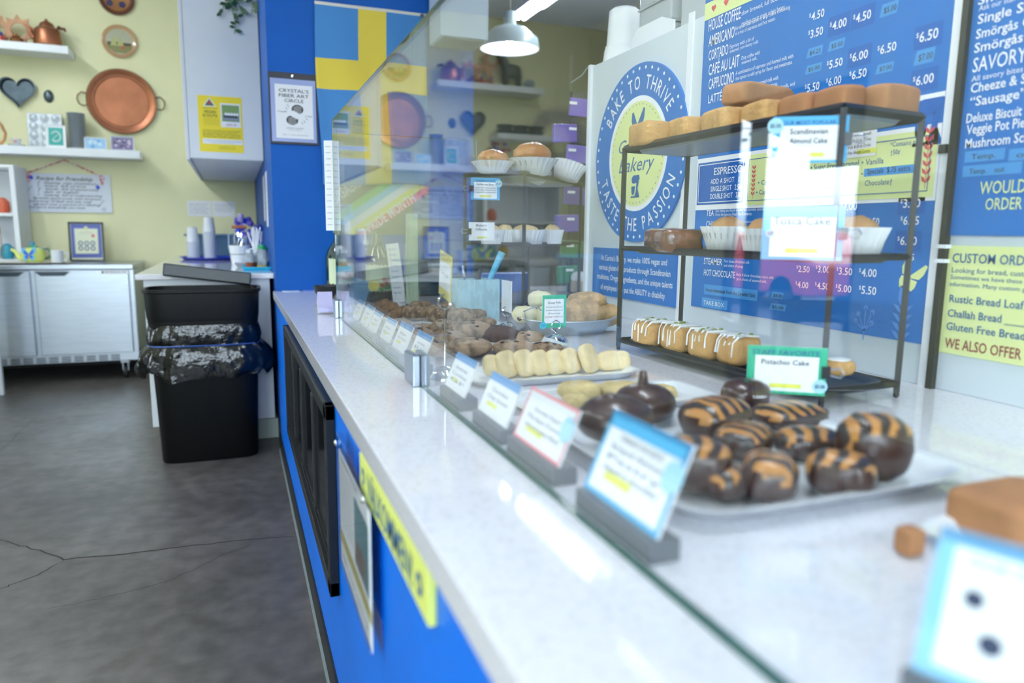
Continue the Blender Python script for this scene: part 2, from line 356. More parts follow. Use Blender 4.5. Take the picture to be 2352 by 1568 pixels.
MB().box(-.018, -.03, 0, -.005, .03, .066).build('front_plate', MATS['satin steel'], cl, bevel=.002)

# ------------------------------------------------------------------ lamps
glow = mat('glowing tube', (.88, .94, 1.0), .4, emit=48)
def tube_lamp(x, y0, y1, z, lab, wd=.1):
    t = thing('tube_light', lab, 'ceiling light', (x, (y0+y1)/2, z), group=None); h = (y1-y0)/2
    MB().box(-wd/2-.01, -h-.02, .03, wd/2+.01, h+.02, .075).build('housing', white_p, t, bevel=.004)
    for s in (-1, 1): MB().tube([(s*wd*.27, -h, 0), (s*wd*.27, h, 0)], wd*.2, 12).build('tube', glow, t, smooth=True)
    for y in (-h*.7, h*.7): MB().tube([(0, y, .075), (0, y, 3.35-z)], .004, 6).build('hanger', steel, t)
tube_lamp(2.35, 4.4, 5.95, 3.0, 'twin fluorescent tube light hanging over the kitchen behind the blue column')
tube_lamp(-1.95, 4.7, 6.3, 3.22, 'added twin tube fill light nearest the yellow wall with the copper tray')  # unseen tube pair, added to brighten the far yellow wall
tube_lamp(-1.55, 2.2, 3.8, 3.22, 'added twin tube fill light above the customer floor beside the side window')  # added out of view to lift the light on the customer side
tube_lamp(-1.55, -.4, 1.2, 3.22, 'added twin tube fill light above the shop entrance end')  # another unseen fill tube, added for overall brightness
tube_lamp(.9, .2, 1.8, 3.22, 'added twin tube fill light above the pastry counter')  # overhead fill added to brighten the display behind the glass
tube_lamp(3.2, 1.2, 2.8, 3.22, 'added twin tube fill light in the work area behind the menu partition')  # unseen fill tube, set aside to keep its streak off the worktop
tube_lamp(3.2, -1.4, .2, 3.22, 'added twin tube fill light furthest behind the menu partition')  # second unseen fill tube added behind the partition
pl = thing('pendant_lamp', 'pale blue grey dome pendant lamp with a glowing bulb, seen above the far pastry rack', 'pendant lamp', (1.89, 5.0, 2.49))
MB().lathe([(.215, 0), (.2, .07), (.12, .135), (.05, .16), (.046, .17), (.04, .25), (.036, .25), (.04, .165), (.115, .128), (.193, .066), (.208, 0)], 40, open_=True).build('lamp_shade', mat('pale enamel', '9fb4c0', .35), pl, smooth=True)
MB().lathe([(.207, .002), (.192, .065), (.113, .126), (0, .14)], 40, open_=True).build('reflector', mat('white enamel', 'f4f7ff', .4), pl, smooth=True)
MB().blob((0, 0, .085), (.04, .04, .045), 10).build('bulb', mat('glowing bulb', (.95, .96, 1), .4, emit=60), pl, smooth=True)
MB().tube([(0, 0, .25), (0, 0, .86)], .006, 6).build('cord', black, pl)
ac = thing('air_unit', 'white boxy air conditioning duct unit hanging above the counter in front of the column', 'air unit', (1.2, 3.78, 2.17))
p = at(1012, 66, Y=3.75); q = at(1122, 92, Y=3.75)
MB(Matrix.Translation((-1.2, -3.78, -2.17))).box(p.x, 3.75, 2.2, q.x, 3.98, 3.34).build('body', mat('cool white unit', 'b9cbe2', .5), ac, bevel=.004)
MB(Matrix.Translation((-1.2, -3.78, -2.17))).box(p.x+.02, 3.765, 2.192, q.x-.02, 3.96, 2.2).build('vent_grille', mat('grey slot', '7c8891', .6), ac)

# ------------------------------------------------------------------ printed boards on the menu wall
def board(name, lab, cat, x, y0, y1, z0, z1, th, mats, group=None):
    """board standing proud of the partition; y0 is its left (far) edge as read"""
    t = thing(name, lab, cat, (x, y0, z0), 0, group)
    MB().box(-th, y1-y0, 0, 0, 0, z1-z0).build('board', mats[0], t)
    F = Face((x-th, y0, z0), (0, -1, 0), (0, 0, 1)); F.mb.T = Matrix.Translation((-x, -y0, -z0))
    return t, F
PM = [menu_blue, paper, menu_blue2, lime, red_p, blue_ink, tape_b, ink, menu_blue3, maroon, mat('highlighter', 'e6e860', .6)]
t, F = board('menu_board', 'tall blue drinks menu board with white prices behind the near pastry rack', 'menu board', 1.4, 1.975, 1.12, .967, 2.06, .006, PM)
for s, xl, y, xr, h in (('HOUSE COFFEE', 1628, 73, 1700, 27), ('AMERICANO', 1628, 108, 1686, 26), ('CORTADO', 1628, 140, 1672, 24), ('CAFÉ AU LAIT', 1628, 174, 1697, 26), ('CAPPUCCINO', 1628, 206, 1685, 25),
    ('LATTÉ', 1627, 238, 1658, 20), ('TEA', 1623, 496, 1640, 14), ('CHAI', 1622, 521, 1643, 14), ('STEAMER', 1617, 606, 1659, 15), ('HOT CHOCOLATE', 1617, 632, 1689, 15)):
    F.fit(s, xl, y, xr, h, 2, 1, off=.008)
for s, xl, y, xr, h in (('slow brewed, full bodied', 1704, 36, 1795, 11), ('medium roast single origin beans', 1704, 60, 1800, 11), ('European alternative to drip coffee consisting', 1689, 70, 1812, 9), ('of a mix of espresso and hot water.', 1689, 82, 1780, 9),
    ('Espresso with a bit of', 1677, 112, 1731, 9), ('steamed, non-foamy milk.', 1677, 122, 1742, 8), ('Drip coffee with', 1704, 138, 1745, 9), ('steamed milk.', 1704, 148, 1739, 8),
    ('A combination of espresso and foamed milk with', 1690, 173, 1820, 9), ('the option to add syrup for flavor and sweetness.', 1690, 185, 1818, 9), ('A combination of espresso and steamed milk with', 1662, 217, 1786, 9),
    ('the option to add syrup for flavor and sweetness.', 1662, 229, 1785, 9), ('Steamed milk, and', 1770, 210, 1825, 9), ('See menu and food display for current selection.', 1644, 487, 1764, 7), ('From the Jasmine Pearl Tea Company.', 1644, 496, 1728, 7),
    ('Your choice of steamed milk', 1663, 602, 1722, 7), ('and choice of syrup.', 1663, 612, 1708, 7), ('Holy Kakow chocolate sauce with', 1692, 633, 1778, 7), ('your choice of steamed milk.', 1692, 643, 1762, 7),
    ('Our house blend with your choice of milk', 1700, 512, 1760, 6)): F.fit(s, xl, y, xr, h, 2, 1)
pr = [('4.50', 1864, 48, 1893, 19), ('3.50', 1862, 88, 1890, 19), ('4.00', 1912, 70, 1944, 20), ('4.50', 1966, 53, 2000, 21), ('6.50', 2112, 98, 2154, 24), ('5.50', 1905, 158, 1935, 19), ('6.00', 1958, 142, 1993, 20), ('6.50', 2022, 125, 2058, 21),
      ('5.50', 1854, 212, 1882, 19), ('6.00', 1903, 198, 1932, 19), ('6.50', 1957, 183, 1990, 20), ('6.00', 2104, 197, 2144, 22), ('3.00', 1937, 483, 1969, 19), ('3.50', 2075, 477, 2114, 21), ('6.50', 1992, 517, 2020, 17), ('6.25', 2075, 516, 2111, 20),
      ('6.50', 2068, 562, 2106, 20), ('5.75', 2068, 597, 2100, 16), ('2.50', 1834, 624, 1860, 15), ('3.00', 1879, 625, 1906, 16), ('3.50', 1927, 630, 1958, 17), ('4.00', 1979, 634, 2014, 19), ('4.00', 1832, 660, 1857, 15), ('4.50', 1877, 663, 1904, 16), ('5.00', 1925, 669, 1956, 17), ('5.50', 1979, 674, 2013, 19)]
for i, (s, xl, y, xr, h) in enumerate(pr):
    a, b = F.ab(xl, y); a2, _ = F.ab(xr, y); _, b2 = F.ab(xl, y-h)
    if i in (2, 3, 4, 6, 11, 13, 16): F.rect(a-.014, b-.014, a2+.01, b2+.012, 1, 8)
    F.fit(s, xl, y, xr, h, 2, 1, off=.012); F.text('$', a-.002, b+(b2-b)*.5, (b2-b)*.5, z=2, m=1, al='R')
for s, x0, y0_, x1, y1_ in (('$5.00', 2020, 42, 2062, 12), ('$4.25', 1852, 135, 1889, 113), ('$5.00', 1901, 120, 1940, 97), ('$5.00', 1849, 172, 1887, 152), ('$7.00', 2010, 172, 2052, 150), ('$7.00', 2098, 152, 2146, 118), ('$4.00', 1770, 684, 1800, 668), ('$5.00', 1767, 710, 1806, 694)):
    a, b = F.ab(x0, y0_); a2, b2 = F.ab(x1, y0_)[0], F.ab(x0, y0_-(y0_-y1_)*.95)[1]
    F.poly([(a, b), (a2-.004, b), (a2, b2), (a+.006, b2)], 1, 6); F.text(s, a+.012, b+(b2-b)*.25, (b2-b)*.48, (a2-a)*.66, 2, 7)
W_ = 1.975-1.12
a, b = F.ab(1618, 652); a2, _ = F.ab(1742, 652); F.rect(a, b-.032, a2, b, 1, 6); F.text('House lemonade from the Sweeter Side', a+.01, b-.022, .012, a2-a-.02, 2, 7)
a, b = F.ab(1613, 682); a2, _ = F.ab(1672, 682); F.rect(a, b-.03, a2, b, 1, 6); F.text('TAKE BOX', a+.01, b-.022, .014, (a2-a)*.8, 2, 1)
_, bz = F.ab(1623, 47); F.rect(0, bz, W_, bz+.05, 1, 3)                       # hearts strip
def heart(F, a, b, s, z, m): F.poly([(a+s*.062*16*math.sin(t)**3, b+s*.062*(13*math.cos(t)-5*math.cos(2*t)-2*math.cos(3*t)-math.cos(4*t))) for t in [2*PI*i/28 for i in range(28)]][::-1], z, m)
for i in range(6): heart(F, .045+i*.06, bz+.027, .011, 2, 4)
_, b0 = F.ab(1623, 470); _, b1 = F.ab(1623, 366); 
F.rect(0, b0-.016, W_, b1+.004, 1, 1)                                          # white band behind the two boxes
a_, _ = F.ab(1714, 400)
F.rect(.006, b0, a_-.006, b1-.01, 2, 8); F.frame(.012, b0+.006, a_-.012, b1-.016, .0025, 3, 1); F.rect(a_, b0-.008, W_-.006, b1-.006, 2, 3); F.frame(a_+.012, b0+.004, W_-.02, b1-.018, .002, 3, 5)
for s, xl, y, xr, h in (('ESPRESSO', 1641, 402, 1706, 17), ('ADD A SHOT   1', 1633, 423, 1698, 12), ('SINGLE SHOT   2.50', 1633, 440, 1702, 12), ('DOUBLE SHOT   3.00', 1632, 457, 1704, 12)): F.fit(s, xl, y, xr, h, 3, 1, off=.008)
for s, xl, y, xr, h in (('SYRUPS', 1772, 383, 1818, 20), ('ask about our', 1850, 366, 1876, 6), ('seasonal flavors', 1838, 376, 1886, 7), ('• Caramel', 1742, 425, 1790, 11), ('• Cardamom', 1738, 447, 1794, 11), ('• Hazelnut*', 1798, 398, 1848, 13), ('• Lavender', 1797, 422, 1844, 12), ('• Merry Mint', 1797, 443, 1852, 12),
    ('• Sugar Free Caramel', 1863, 392, 1972, 14), ('• Pumpkin Spice', 1861, 416, 1940, 13), ('• Raspberry', 1860, 439, 1930, 13), ('• Vanilla', 1980, 380, 2030, 14), ('•', 1979, 404, 1983, 10), ('Chocolate†', 1987, 427, 2050, 13), ('*Contains nuts', 2046, 338, 2118, 12), ('†50¢', 2046, 356, 2068, 12)): F.fit(s, xl, y, xr, h, 3, 5)
a, b = F.ab(1985, 406); a2, b2 = F.ab(2102, 388); F.rect(a, b, a2, F.ab(1985, 388)[1], 3, 6); F.text('Specials  $.75 extra', a+.01, b+.005, .013, (a2-a)*.85, 4, 7)
def wheat(F, a, b, h, m, z=3):
    for k in range(7):
        y = b+h*k/7; s = h*.085
        for sg in (-1, 1): F.poly([(a, y), (a+sg*s*.9, y+s*.5), (a+sg*s*1.1, y+s*1.5), (a+sg*s*.3, y+s)], z, m)
    F.line([(a, b-h*.1), (a, b+h)], h*.012, z, m)
a, b = F.ab(2126, 420); wheat(F, a, b, .12, 4); wheat(F, a_+.035, b0+.02, .085, 4)
a, b = F.ab(1925, 366); a2 = F.ab(2011, 366)[0]; F.rect(a, b, a2, b+.075, 4, 1)
for i, s in enumerate(('Coconut Whipped Cream', 'for an additional:', '50¢  8oz. & 12 oz. Drinks', '75¢  16 oz. & 20 oz. Drinks', 'Gluten Free  Allergen: Coconut')):
    if i == 4: F.rect(a+.06, b+.006, a+.115, b+.017, 5, 10)
    F.text(s, (a+a2)/2, b+.062-i*.0135, .008, (a2-a)*(.9 if i == 0 else .75), 6, 7, al='C')
_, bb = F.ab(2086, 225); F.rect(0, bb-.011, W_, bb, 1, 1)                      # white rule under the coffee prices
a, b = F.ab(2137, 250)                                                      # stand mixer silhouette
def mixer(F, a, b, s, z, m, m2=None):
    F.poly([(a-.5*s, b+1.0*s), (a-.55*s, b+1.3*s), (a-.3*s, b+1.5*s), (a+.5*s, b+1.5*s), (a+.6*s, b+1.2*s), (a+.2*s, b+.95*s), (a-.3*s, b+.9*s)], z, m)
    F.poly([(a+.15*s, b+1.0*s), (a+.5*s, b+1.1*s), (a+.35*s, b+.5*s), (a+.6*s, b-.05*s), (a-.1*s, b-.05*s), (a+.1*s, b+.3*s)], z, m)
    F.poly([(a-.55*s, b+.7*s), (a-.02*s, b+.72*s), (a-.08*s, b+.3*s), (a-.2*s, b+.1*s), (a-.42*s, b+.1*s), (a-.52*s, b+.3*s)], z, m); F.poly([(a-.6*s, b), (a+.6*s, b), (a+.6*s, b-.12*s), (a-.6*s, b-.12*s)], z, m)
mixer(F, a, bb-.1, .06, 2, 8)
def butterfly(F, a, b, s, z, m, r=0):
    c, q = math.cos(r), math.sin(r)
    for pts in ([(0, .1), (-.55, 1.0), (-.75, .95), (-.8, .4), (-.6, 0), (-.1, -.05)], [(0, .1), (.75, 1.15), (.95, 1.1), (.9, .5), (.7, .1), (.1, -.05)], [(-.05, -.1), (-.6, -.1), (-.65, -.45), (-.45, -.9), (-.3, -.9)], [(.05, -.1), (.65, -.05), (.65, -.5), (.5, -.8), (.3, -.8)]):
        F.poly([(a+s*(x*c-y*q), b+s*(x*q+y*c)) for x, y in pts][::-1], z, m)
a, b = F.ab(2090, 636); butterfly(F, a, b, .034, 2, 3, -.35)
a, b = F.ab(1984, 770)
for dx, dy in ((-.02, .05), (0, .066), (.02, .058), (-.026, .032), (.02, .032)): F.line([(a, b+.012), (a+dx, b+dy)], .003, 2, 2); F.disc(a+dx, b+dy, .0065, 2, 2, 10)
F.line([(a, b-.01), (a, b+.015)], .003, 2, 2)
a, b = F.ab(2066, 790); F.line([(a, b), (a, b+.09)], .004, 2, 2); F.poly([(a, b+.08), (a+.014, b+.1), (a+.012, b+.135), (a, b+.115), (a-.01, b+.135), (a-.014, b+.1)], 2, 2)
for k in range(4):
    for sg in (-1, 1): y = b+.008+k*.02; F.poly([(a, y), (a+sg*.012, y+.006), (a+sg*.026, y+.022), (a+sg*.01, y+.018)][::sg], 2, 2)
F.mb.build('lettering', PM, t)
# second board with the savoury menu, mostly outside the frame
t, F = board('menu_board', 'blue savoury menu board at the right edge listing biscuits and pot pies', 'menu board', 1.4, 1.088, .42, 1.203, 2.06, .006, PM)
for s, xl, y, xr, h, c, m in (('Smörgåsar', 2247, 12, 2420, 22, .01, 1), ('Ask our staff about today’s', 2249, 26, 2430, 13, 0, 1), ('Single Smörgås', 2246, 56, 2460, 22, .012, 1), ('Smörgås Combo', 2242, 90, 2440, 22, .012, 1), ('Smörgås Trio', 2238, 122, 2420, 22, .012, 1), ('SAVORY BITES', 2234, 167, 2450, 34, .004, 1), ('All savory bites are gluten free', 2232, 188, 2480, 13, 0, 1),
    ('Cheeze & Scallion Scone', 2230, 214, 2520, 22, .012, 1), ('“Sausage” Roll', 2228, 245, 2420, 22, .012, 1), ('Deluxe Biscuit', 2220, 283, 2345, 22, .012, 1), ('Veggie Pot Pie', 2220, 309, 2352, 22, .012, 1), ('Mushroom Schnitzel', 2217, 341, 2420, 22, .012, 1), ('WOULD YOU', 2250, 446, 2430, 30, .006, 3), ('ORDER NOW', 2263, 482, 2430, 28, .006, 3)):
    F.fit(s, xl, y, xr, h, 2, m, off=c)
for x0, y, x1, s in ((2215, 374, 2306, 'Temp.'), (2316, 370, 2400, 'out'), (2210, 407, 2345, 'Temp.    out')):
    a, b = F.ab(x0, y); a2, _ = F.ab(x1, y); F.rect(a, b, a2, b+.022, 1, 6); F.text(s, a+.015, b+.005, .011, (a2-a)*.6, 2, 7)
F.mb.build('lettering', PM, t)
# custom orders sheet
t, F = board('order_sheet', 'pale yellow custom orders sheet listing bread loaves at the right edge', 'poster', 1.4, 1.088, .42, .957, 1.182, .004, [lime])
for s, xl, y, xr, h, m, c in (('CUSTOM ORDERS', 2188, 602, 2400, 22, 5, .008), ('Looking for bread, custom cakes or more?', 2187, 625, 2520, 12, 5, 0), ('Sometimes we have these available, ask for', 2184, 640, 2480, 10, 5, 0), ('information. Many custom gluten free options', 2182, 656, 2490, 10, 5, 0), ('Rustic Bread Loaf _____', 2181, 693, 2430, 18, 5, .01), ('Challah Bread _______', 2177, 726, 2400, 18, 5, .01),
    ('Gluten Free Bread Loaf ___', 2174, 756, 2470, 18, 5, .01), ('WE ALSO OFFER CAKES', 2170, 797, 2440, 24, 9, .008)): F.fit(s, xl, y, xr, h, 2, m, off=c)
F.mb.build('lettering', PM, t)
# mission statement
t, F = board('mission_sign', 'small blue mission statement sign below the round bakery logo', 'sign', 1.4, 2.666, 2.06, .952, 1.142, .012, PM)
for s, xl, y, xr, h in (('At Carina’s Bakery, we make 100% vegan and', 1381, 597, 1533, 13), ('various gluten-free products through Scandinavian', 1376, 618, 1541, 13), ('traditions, Oregon ingredients, and the unique talents', 1372, 639, 1546, 13), ('of employees who put the ABILITY in disability.', 1380, 663, 1530, 13)):
    F.fit(s, xl, y, xr, h, 2, 1, off=.006)
F.mb.build('lettering', PM, t)
# round logo sign
t = thing('logo_sign', 'large round blue and yellow bakery logo sign with a butterfly and stand mixer', 'sign', (1.4, 2.345, 1.487))
R_ = .318
MB(Matrix.Rotation(-PI/2, 4, 'Y')).lathe([(0, 0), (R_, 0), (R_, .012), (0, .012)], 72).build('disc', menu_blue, t)
F = Face((1.388, 2.345, 1.487), (0, -1, 0), (0, 0, 1)); F.mb.T = Matrix.Translation((-1.4, -2.345, -1.487))
for i in range(44): a = 2*PI*i/44; F.disc(.3*math.cos(a), .3*math.sin(a), .0058, 1, 1, 10)
F.disc(0, 0, .205, 1, 1, 64); F.disc(0, 0, .187, 2, 3, 64)
for i in range(46): a = 2*PI*i/46; F.disc(.176*math.cos(a), .176*math.sin(a), .0024, 3, 5, 6)
def arc(F, s, R, mid, h, top=True, step=None):
    n = len(s); ws = [glyphs(c, .006)[2] if c != ' ' else .35 for c in s]; k = h/.73; gap = .12*k; tot = sum(x*k*.75+gap for x in ws); pos = -tot/2
    for c, x in zip(s, ws):
        wd = x*k*.75; th = (pos+wd/2)/R
        if c != ' ':
            if top: a = mid-th; F.text(c, R*math.cos(a)-0, R*math.sin(a), h, wd, 2, 1, al='C', rot=a-PI/2, off=.006)
            else: a = mid+th; F.text(c, (R+h)*math.cos(a), (R+h)*math.sin(a), h, wd, 2, 1, al='C', rot=a+PI/2, off=.006)
        pos += wd+gap
arc(F, 'BAKE TO THRIVE', .228, PI/2, .05); arc(F, 'TASTE THE PASSION', .228, -PI/2, .05, False)
butterfly(F, 0, .1, .052, 3, 5)
F.text('Carina’s', 0, .012, .05, .26, 3, 5, al='C', shear=.3); F.text('Bakery', 0, -.06, .055, .25, 3, 5, al='C', shear=.3)
mixer(F, 0, -.15, .05, 3, 5)
F.mb.build('lettering', PM, t)
# clutter on and around the partition
for i, (x, z) in enumerate(((1.388, .95), (1.388, 1.25))): pass
t = thing('cable_rail', 'tall black cable rail running down the white panel between the two menu boards', 'cable rail', (1.396, 1.085, .876))
MB().box(-.014, -.007, 0, 0, .007, 1.1).build('rail', black_metal, t)
for z in (.27, .3): MB().box(-.017, -.012, z, -.001, .012, z+.008).build('cable_clip', white_p, t)
t = tag(bx('magnet', black, (1.384, 1.1, 1.372, 1.3919, 1.117, 1.39)), 'small black magnet on the white trim beside the drinks menu', 'magnet')
# tubs on the shelf behind the partition
st(bx('trim_3', white, (1.45, 1.2, 1.84, 2.0, 2.85, 1.868)))
tub = mat('milky plastic tub', 'e9edf0', .35); tubc = mat('frosted plastic box', 'dbe4ea', .25, trans=.35)
t = thing('deli_container', 'upturned milky plastic deli container, topmost of the stack on the partition', 'container', (1.53, 2.72, 1.945))
MB().lathe([(.075, 0), (.075, .012), (.07, .015), (.062, .15), (.05, .16), (0, .16)], 32).build('tub', tub, t, smooth=True)
F = Face((-.068, .03, .05), (0, -1, 0), (0, 0, 1)); 
t = thing('deli_container', 'milky plastic deli container under another one at the left end of the partition top', 'container', (1.53, 2.72, 1.868))
MB().lathe([(.092, 0), (.092, .012), (.085, .015), (.078, .076), (0, .077)], 32).build('tub', tub, t, smooth=True)
for k in range(3):
    t = thing('lidded_box', ('lowest clear plastic box of the stack beside the deli containers', 'middle clear plastic box of the stack beside the deli containers', 'topmost clear plastic box of the stack beside the deli containers')[k], 'plastic box', (1.56, 2.4, 1.868+.085*k), group='clear boxes on the partition')
    MB().box(-.085, -.11, 0, .085, .11, .078).build('tub', tubc, t, bevel=.006); MB().box(-.09, -.115, .078, .09, .115, .0845).build('lid', tubc, t, bevel=.002)
t = thing('storage_bin', 'large clear plastic bin behind the top of the drinks menu', 'plastic box', (1.58, 2.1, 1.868)); MB().box(-.1, -.14, 0, .1, .14, .23).build('tub', tubc, t, bevel=.008); MB().box(-.107, -.147, .23, .107, .147, .25).build('lid', tubc, t, bevel=.004)
t = tag(MB().prism([(0, 0), (.3, 0), (.3, .07), (.22, .1), (.05, .1), (0, .05)], .006, Matrix.Translation((1.462, 2.55, 1.868)) @ Matrix(((0, 0, 1, 0), (-1, 0, 0, 0), (0, 1, 0, 0), (0, 0, 0, 1)))).build('cutting_board', white_p), 'white board standing on edge behind the partition top beside the boxes', 'board')

# ------------------------------------------------------------------ far yellow wall
RX = Matrix.Rotation(PI/2, 4, 'X')                       # local z points out of the wall towards the room
copper = mat('hammered copper', '9a644a', .38, metal=.9, var=(5, .25), bump=(70, .15, .002))
copper_d = mat('dark copper', '6a3b2a', .4, metal=.8)
tin = mat('dull grey tin', '55626c', .35, metal=.9, var=(14, .3))
tin_l = mat('bright tin', 'bcc5cd', .35, metal=.35)
pw = 7.199
t = thing('copper_tray', 'large round hammered copper tray with two loop handles hung on the yellow wall', 'tray', (-.853, pw, 2.278))
m = MB(RX); m.lathe([(0, .012), (.205, .012), (.212, .02), (.225, .02), (.238, .03), (.262, .034), (.27, .028), (.262, .022), (.24, .012), (.2, 0), (0, 0)], 64, wave=None); m.build('dish', copper, t, smooth=True)
for s in (-1, 1): MB(RX).tube([(s*.262, .05, .02), (s*.3, .06, .02), (s*.33, .03, .02), (s*.335, 0, .02), (s*.325, -.035, .02), (s*.3, -.05, .02), (s*.262, -.045, .02)], .0045, 8).build('handle', copper_d, t, smooth=True)
t = thing('wall_plate', 'small round decorative plate painted with two pale fir trees and a red cottage', 'plate', (-.84, pw, 2.774))
MB(RX).lathe([(0, .008), (.1, .008), (.128, .022), (.134, .02), (.12, .006), (0, 0)], 48).build('dish', mat('tan glaze', 'b9946a', .2, coat=.5), t, smooth=True)
F = Face((0, -.009, 0), (1, 0, 0), (0, 0, 1), lift=.0004)
F.disc(0, .0, .103, 1, 0, 40); F.poly([(-.1, -.03), (.1, -.03), (.085, -.06), (.04, -.093), (-.04, -.093), (-.085, -.06)], 2, 1); F.rect(-.095, -.03, -.01, -.005, 2, 2); F.rect(.01, -.03, .09, -.008, 2, 2)
for x in (-.045, .005): F.poly([(x-.025, -.035), (x+.025, -.035), (x, .055)], 3, 3)
F.rect(.01, -.06, .035, -.035, 4, 4)
F.mb.build('painted_scene', [mat('pale glaze sky', 'b8b9a0', .2), mat('olive glaze', '77753c', .2), mat('dark brown glaze', '4c3824', .2), mat('pale green glaze', 'b5b874', .2), mat('brick red glaze', 'b04a32', .2)], t)
t = thing('wall_plate', 'dark rimmed wooden plate with blue painted flowers at the top edge of the photo', 'plate', (-.84, pw, 3.12))
MB(RX).lathe([(0, .008), (.1, .008), (.128, .024), (.136, .02), (.12, .006), (0, 0)], 48, ms=[1, 0, 0, 0, 0]).build('dish', [mat('dark red brown wood', '5e3426', .35), mat('amber wood', 'a4703c', .3)], t, smooth=True)
F = Face((0, -.009, 0), (1, 0, 0), (0, 0, 1), lift=.0004)
for x, z in ((-.055, -.04), (.04, -.045), (0, .02)):
    for k in range(5): F.disc(x+.016*math.cos(k*1.26), z+.016*math.sin(k*1.26), .012, 1, 0, 10)
for k in range(9): F.disc(-.05+.02*(k % 5), -.075+.014*(k % 3), .004, 1, 0, 6)
F.mb.build('painted_scene', mat('navy glaze', '22306e', .3), t)
# heart pan
def heart_pts(s): return [(s*.0625*16*math.sin(a)**3, s*.0625*(13*math.cos(a)-5*math.cos(2*a)-2*math.cos(3*a)-math.cos(4*a))) for a in [2*PI*i/48 for i in range(48)]][::-1]
t = thing('heart_pan', 'dark grey heart shaped cake tin hung on the yellow wall', 'cake tin', (-1.61, pw, 2.31))
m = MB(RX); rings = [(.112, .0), (.122, .04), (.13, .04), (.118, .036), (.104, .006), (.0, .006)]
vs = []; fs = []
for r, z in rings: vs += [(x*1.02, y*1.05, z) for x, y in heart_pts(max(r, .0001))]
for i in range(len(rings)-1): fs += [(i*48+j, i*48+(j+1) % 48, (i+1)*48+(j+1) % 48, (i+1)*48+j) for j in range(48)]
m.add(vs, fs); m.build('tin', tin, t, smooth=True)
t = thing('egg_mould', 'small dark grey egg shaped mould on the wall between heart tin and copper tray', 'mould', (-1.398, pw, 2.285))
MB(RX).blob((0, 0, .0), (.038, .052, .026), 10).build('mould', tin, t, smooth=True)
# shelves
up = tag(bx('wall_shelf', white_p, (-2.3, 6.95, 2.59, -1.187, 7.199, 2.65), bevel=.002), 'white floating shelf carrying the copper kettle', 'shelf')
lo = tag(bx('wall_shelf', white_p, (-2.05, 6.95, 1.785, -.718, 7.199, 1.85), bevel=.002), 'white floating shelf carrying the muffin tin and small picture frames', 'shelf')
lo2 = tag(bx('wall_shelf', white_p, (-2.5, 6.95, 2.13, -1.8, 7.199, 2.185), bevel=.002), 'short white floating shelf out of frame left of the heart tin', 'shelf')
for k in range(6):
    t = thing('fluted_pan', 'dark metal pie pan lying on the short shelf, number reflected in the screen', 'pan', (-1.92-.17*(k % 3), 7.07, 2.185+(.05 if k > 2 else 0)), group='pans on the short shelf')
    MB().lathe([(.06, 0), (.085, .045), (.09, .045), (.065, 0)], 20).build('pan', tin, t, smooth=True)
    t['label'] = 'dark metal pie pan on the short wall shelf reflected in the glass screen'
t = thing('copper_kettle', 'big copper kettle with spout and lid at the right end of the upper shelf', 'kettle', (-1.345, 7.07, 2.65))
MB().lathe([(.085, 0), (.098, .01), (.102, .03), (.094, .12), (.088, .135), (.083, .137), (.07, .15), (.055, .158), (0, .16)], 36).build('body', copper, t, smooth=True)
MB().lathe([(.056, .152), (.056, .162), (.045, .185), (.02, .2), (.012, .203), (.013, .215), (.0, .222)], 28).build('lid', copper, t, smooth=True)
MB().tube([(-.088, 0, .06), (-.115, 0, .09), (-.118, 0, .125), (-.128, 0, .148), (-.15, 0, .158)], [.02, .018, .014, .011, .007], 12).build('spout', copper, t, smooth=True)
MB().tube([(-.07, 0, .14), (-.06, 0, .16)], .008, 8).build('handle_stub', copper_d, t, smooth=True); MB().tube([(.07, 0, .145), (.085, 0, .17), (.095, 0, .165)], .009, 8).tube([(.085, 0, .155), (.125, 0, .155), (.128, 0, .135)], .011, 8).build('handle', copper_d, t, smooth=True)
t = thing('copper_pot', 'tiny brass coloured pot with wire handles left of the copper kettle', 'pot', (-1.56, 7.06, 2.65))
MB().lathe([(.03, 0), (.045, .015), (.048, .035), (.035, .055), (.03, .058), (.028, .066), (.008, .075), (.006, .085), (0, .088)], 24).build('body', mat('aged brass', '9a6a4a', .25, metal=1), t, smooth=True)
for s in (-1, 1): MB().tube([(s*.045, 0, .045), (s*.065, 0, .045), (s*.068, 0, .025), (s*.05, 0, .015)], .002, 6).build('handle', copper_d, t)
def sun(x, y, z, lab, s=1, rot=0):
    t = thing('sun_ornament', lab, 'ornament', (x, y, z), 0, None); n = 9; vs = []; R0 = Matrix.Rotation(rot, 4, 'Z')
    out = []
    for i in range(n*2): a = PI*i/n; r = (.115 if i % 2 == 0 else .078)*s; out.append((r*math.cos(a), r*math.sin(a)))
    N = n*2; q = [(x_, y_) for x_, y_ in out]; inn = [(.052*s*math.cos(PI*i/n), .052*s*math.sin(PI*i/n)) for i in range(N)]
    m = MB(RX @ R0); vv = [(a, b, 0) for a, b in q]+[(a, b, 0) for a, b in inn]+[(a, b, .012) for a, b in q]+[(a, b, .012) for a, b in inn]; ff = []
    for i in range(N):
        j = (i+1) % N; ff += [(i, N+i, N+j, j), (2*N+i, 2*N+j, 3*N+j, 3*N+i), (i, j, 2*N+j, 2*N+i), (N+i, 3*N+i, 3*N+j, N+j)]
    m.add(vv, ff); m.build('cutout', wood, t); return t
sun(-1.545, 7.09, 2.765, 'wooden sun cutout leaning behind the tiny pot on the upper shelf', 1.05, .2)
sun(-1.70, 7.12, 2.765, 'wooden sun cutout second from the kettle on the upper shelf', 1.05, .5)
sun(-1.80, 7.14, 2.93, 'wooden sun cutout standing tallest on the upper shelf', 1.0, .1)
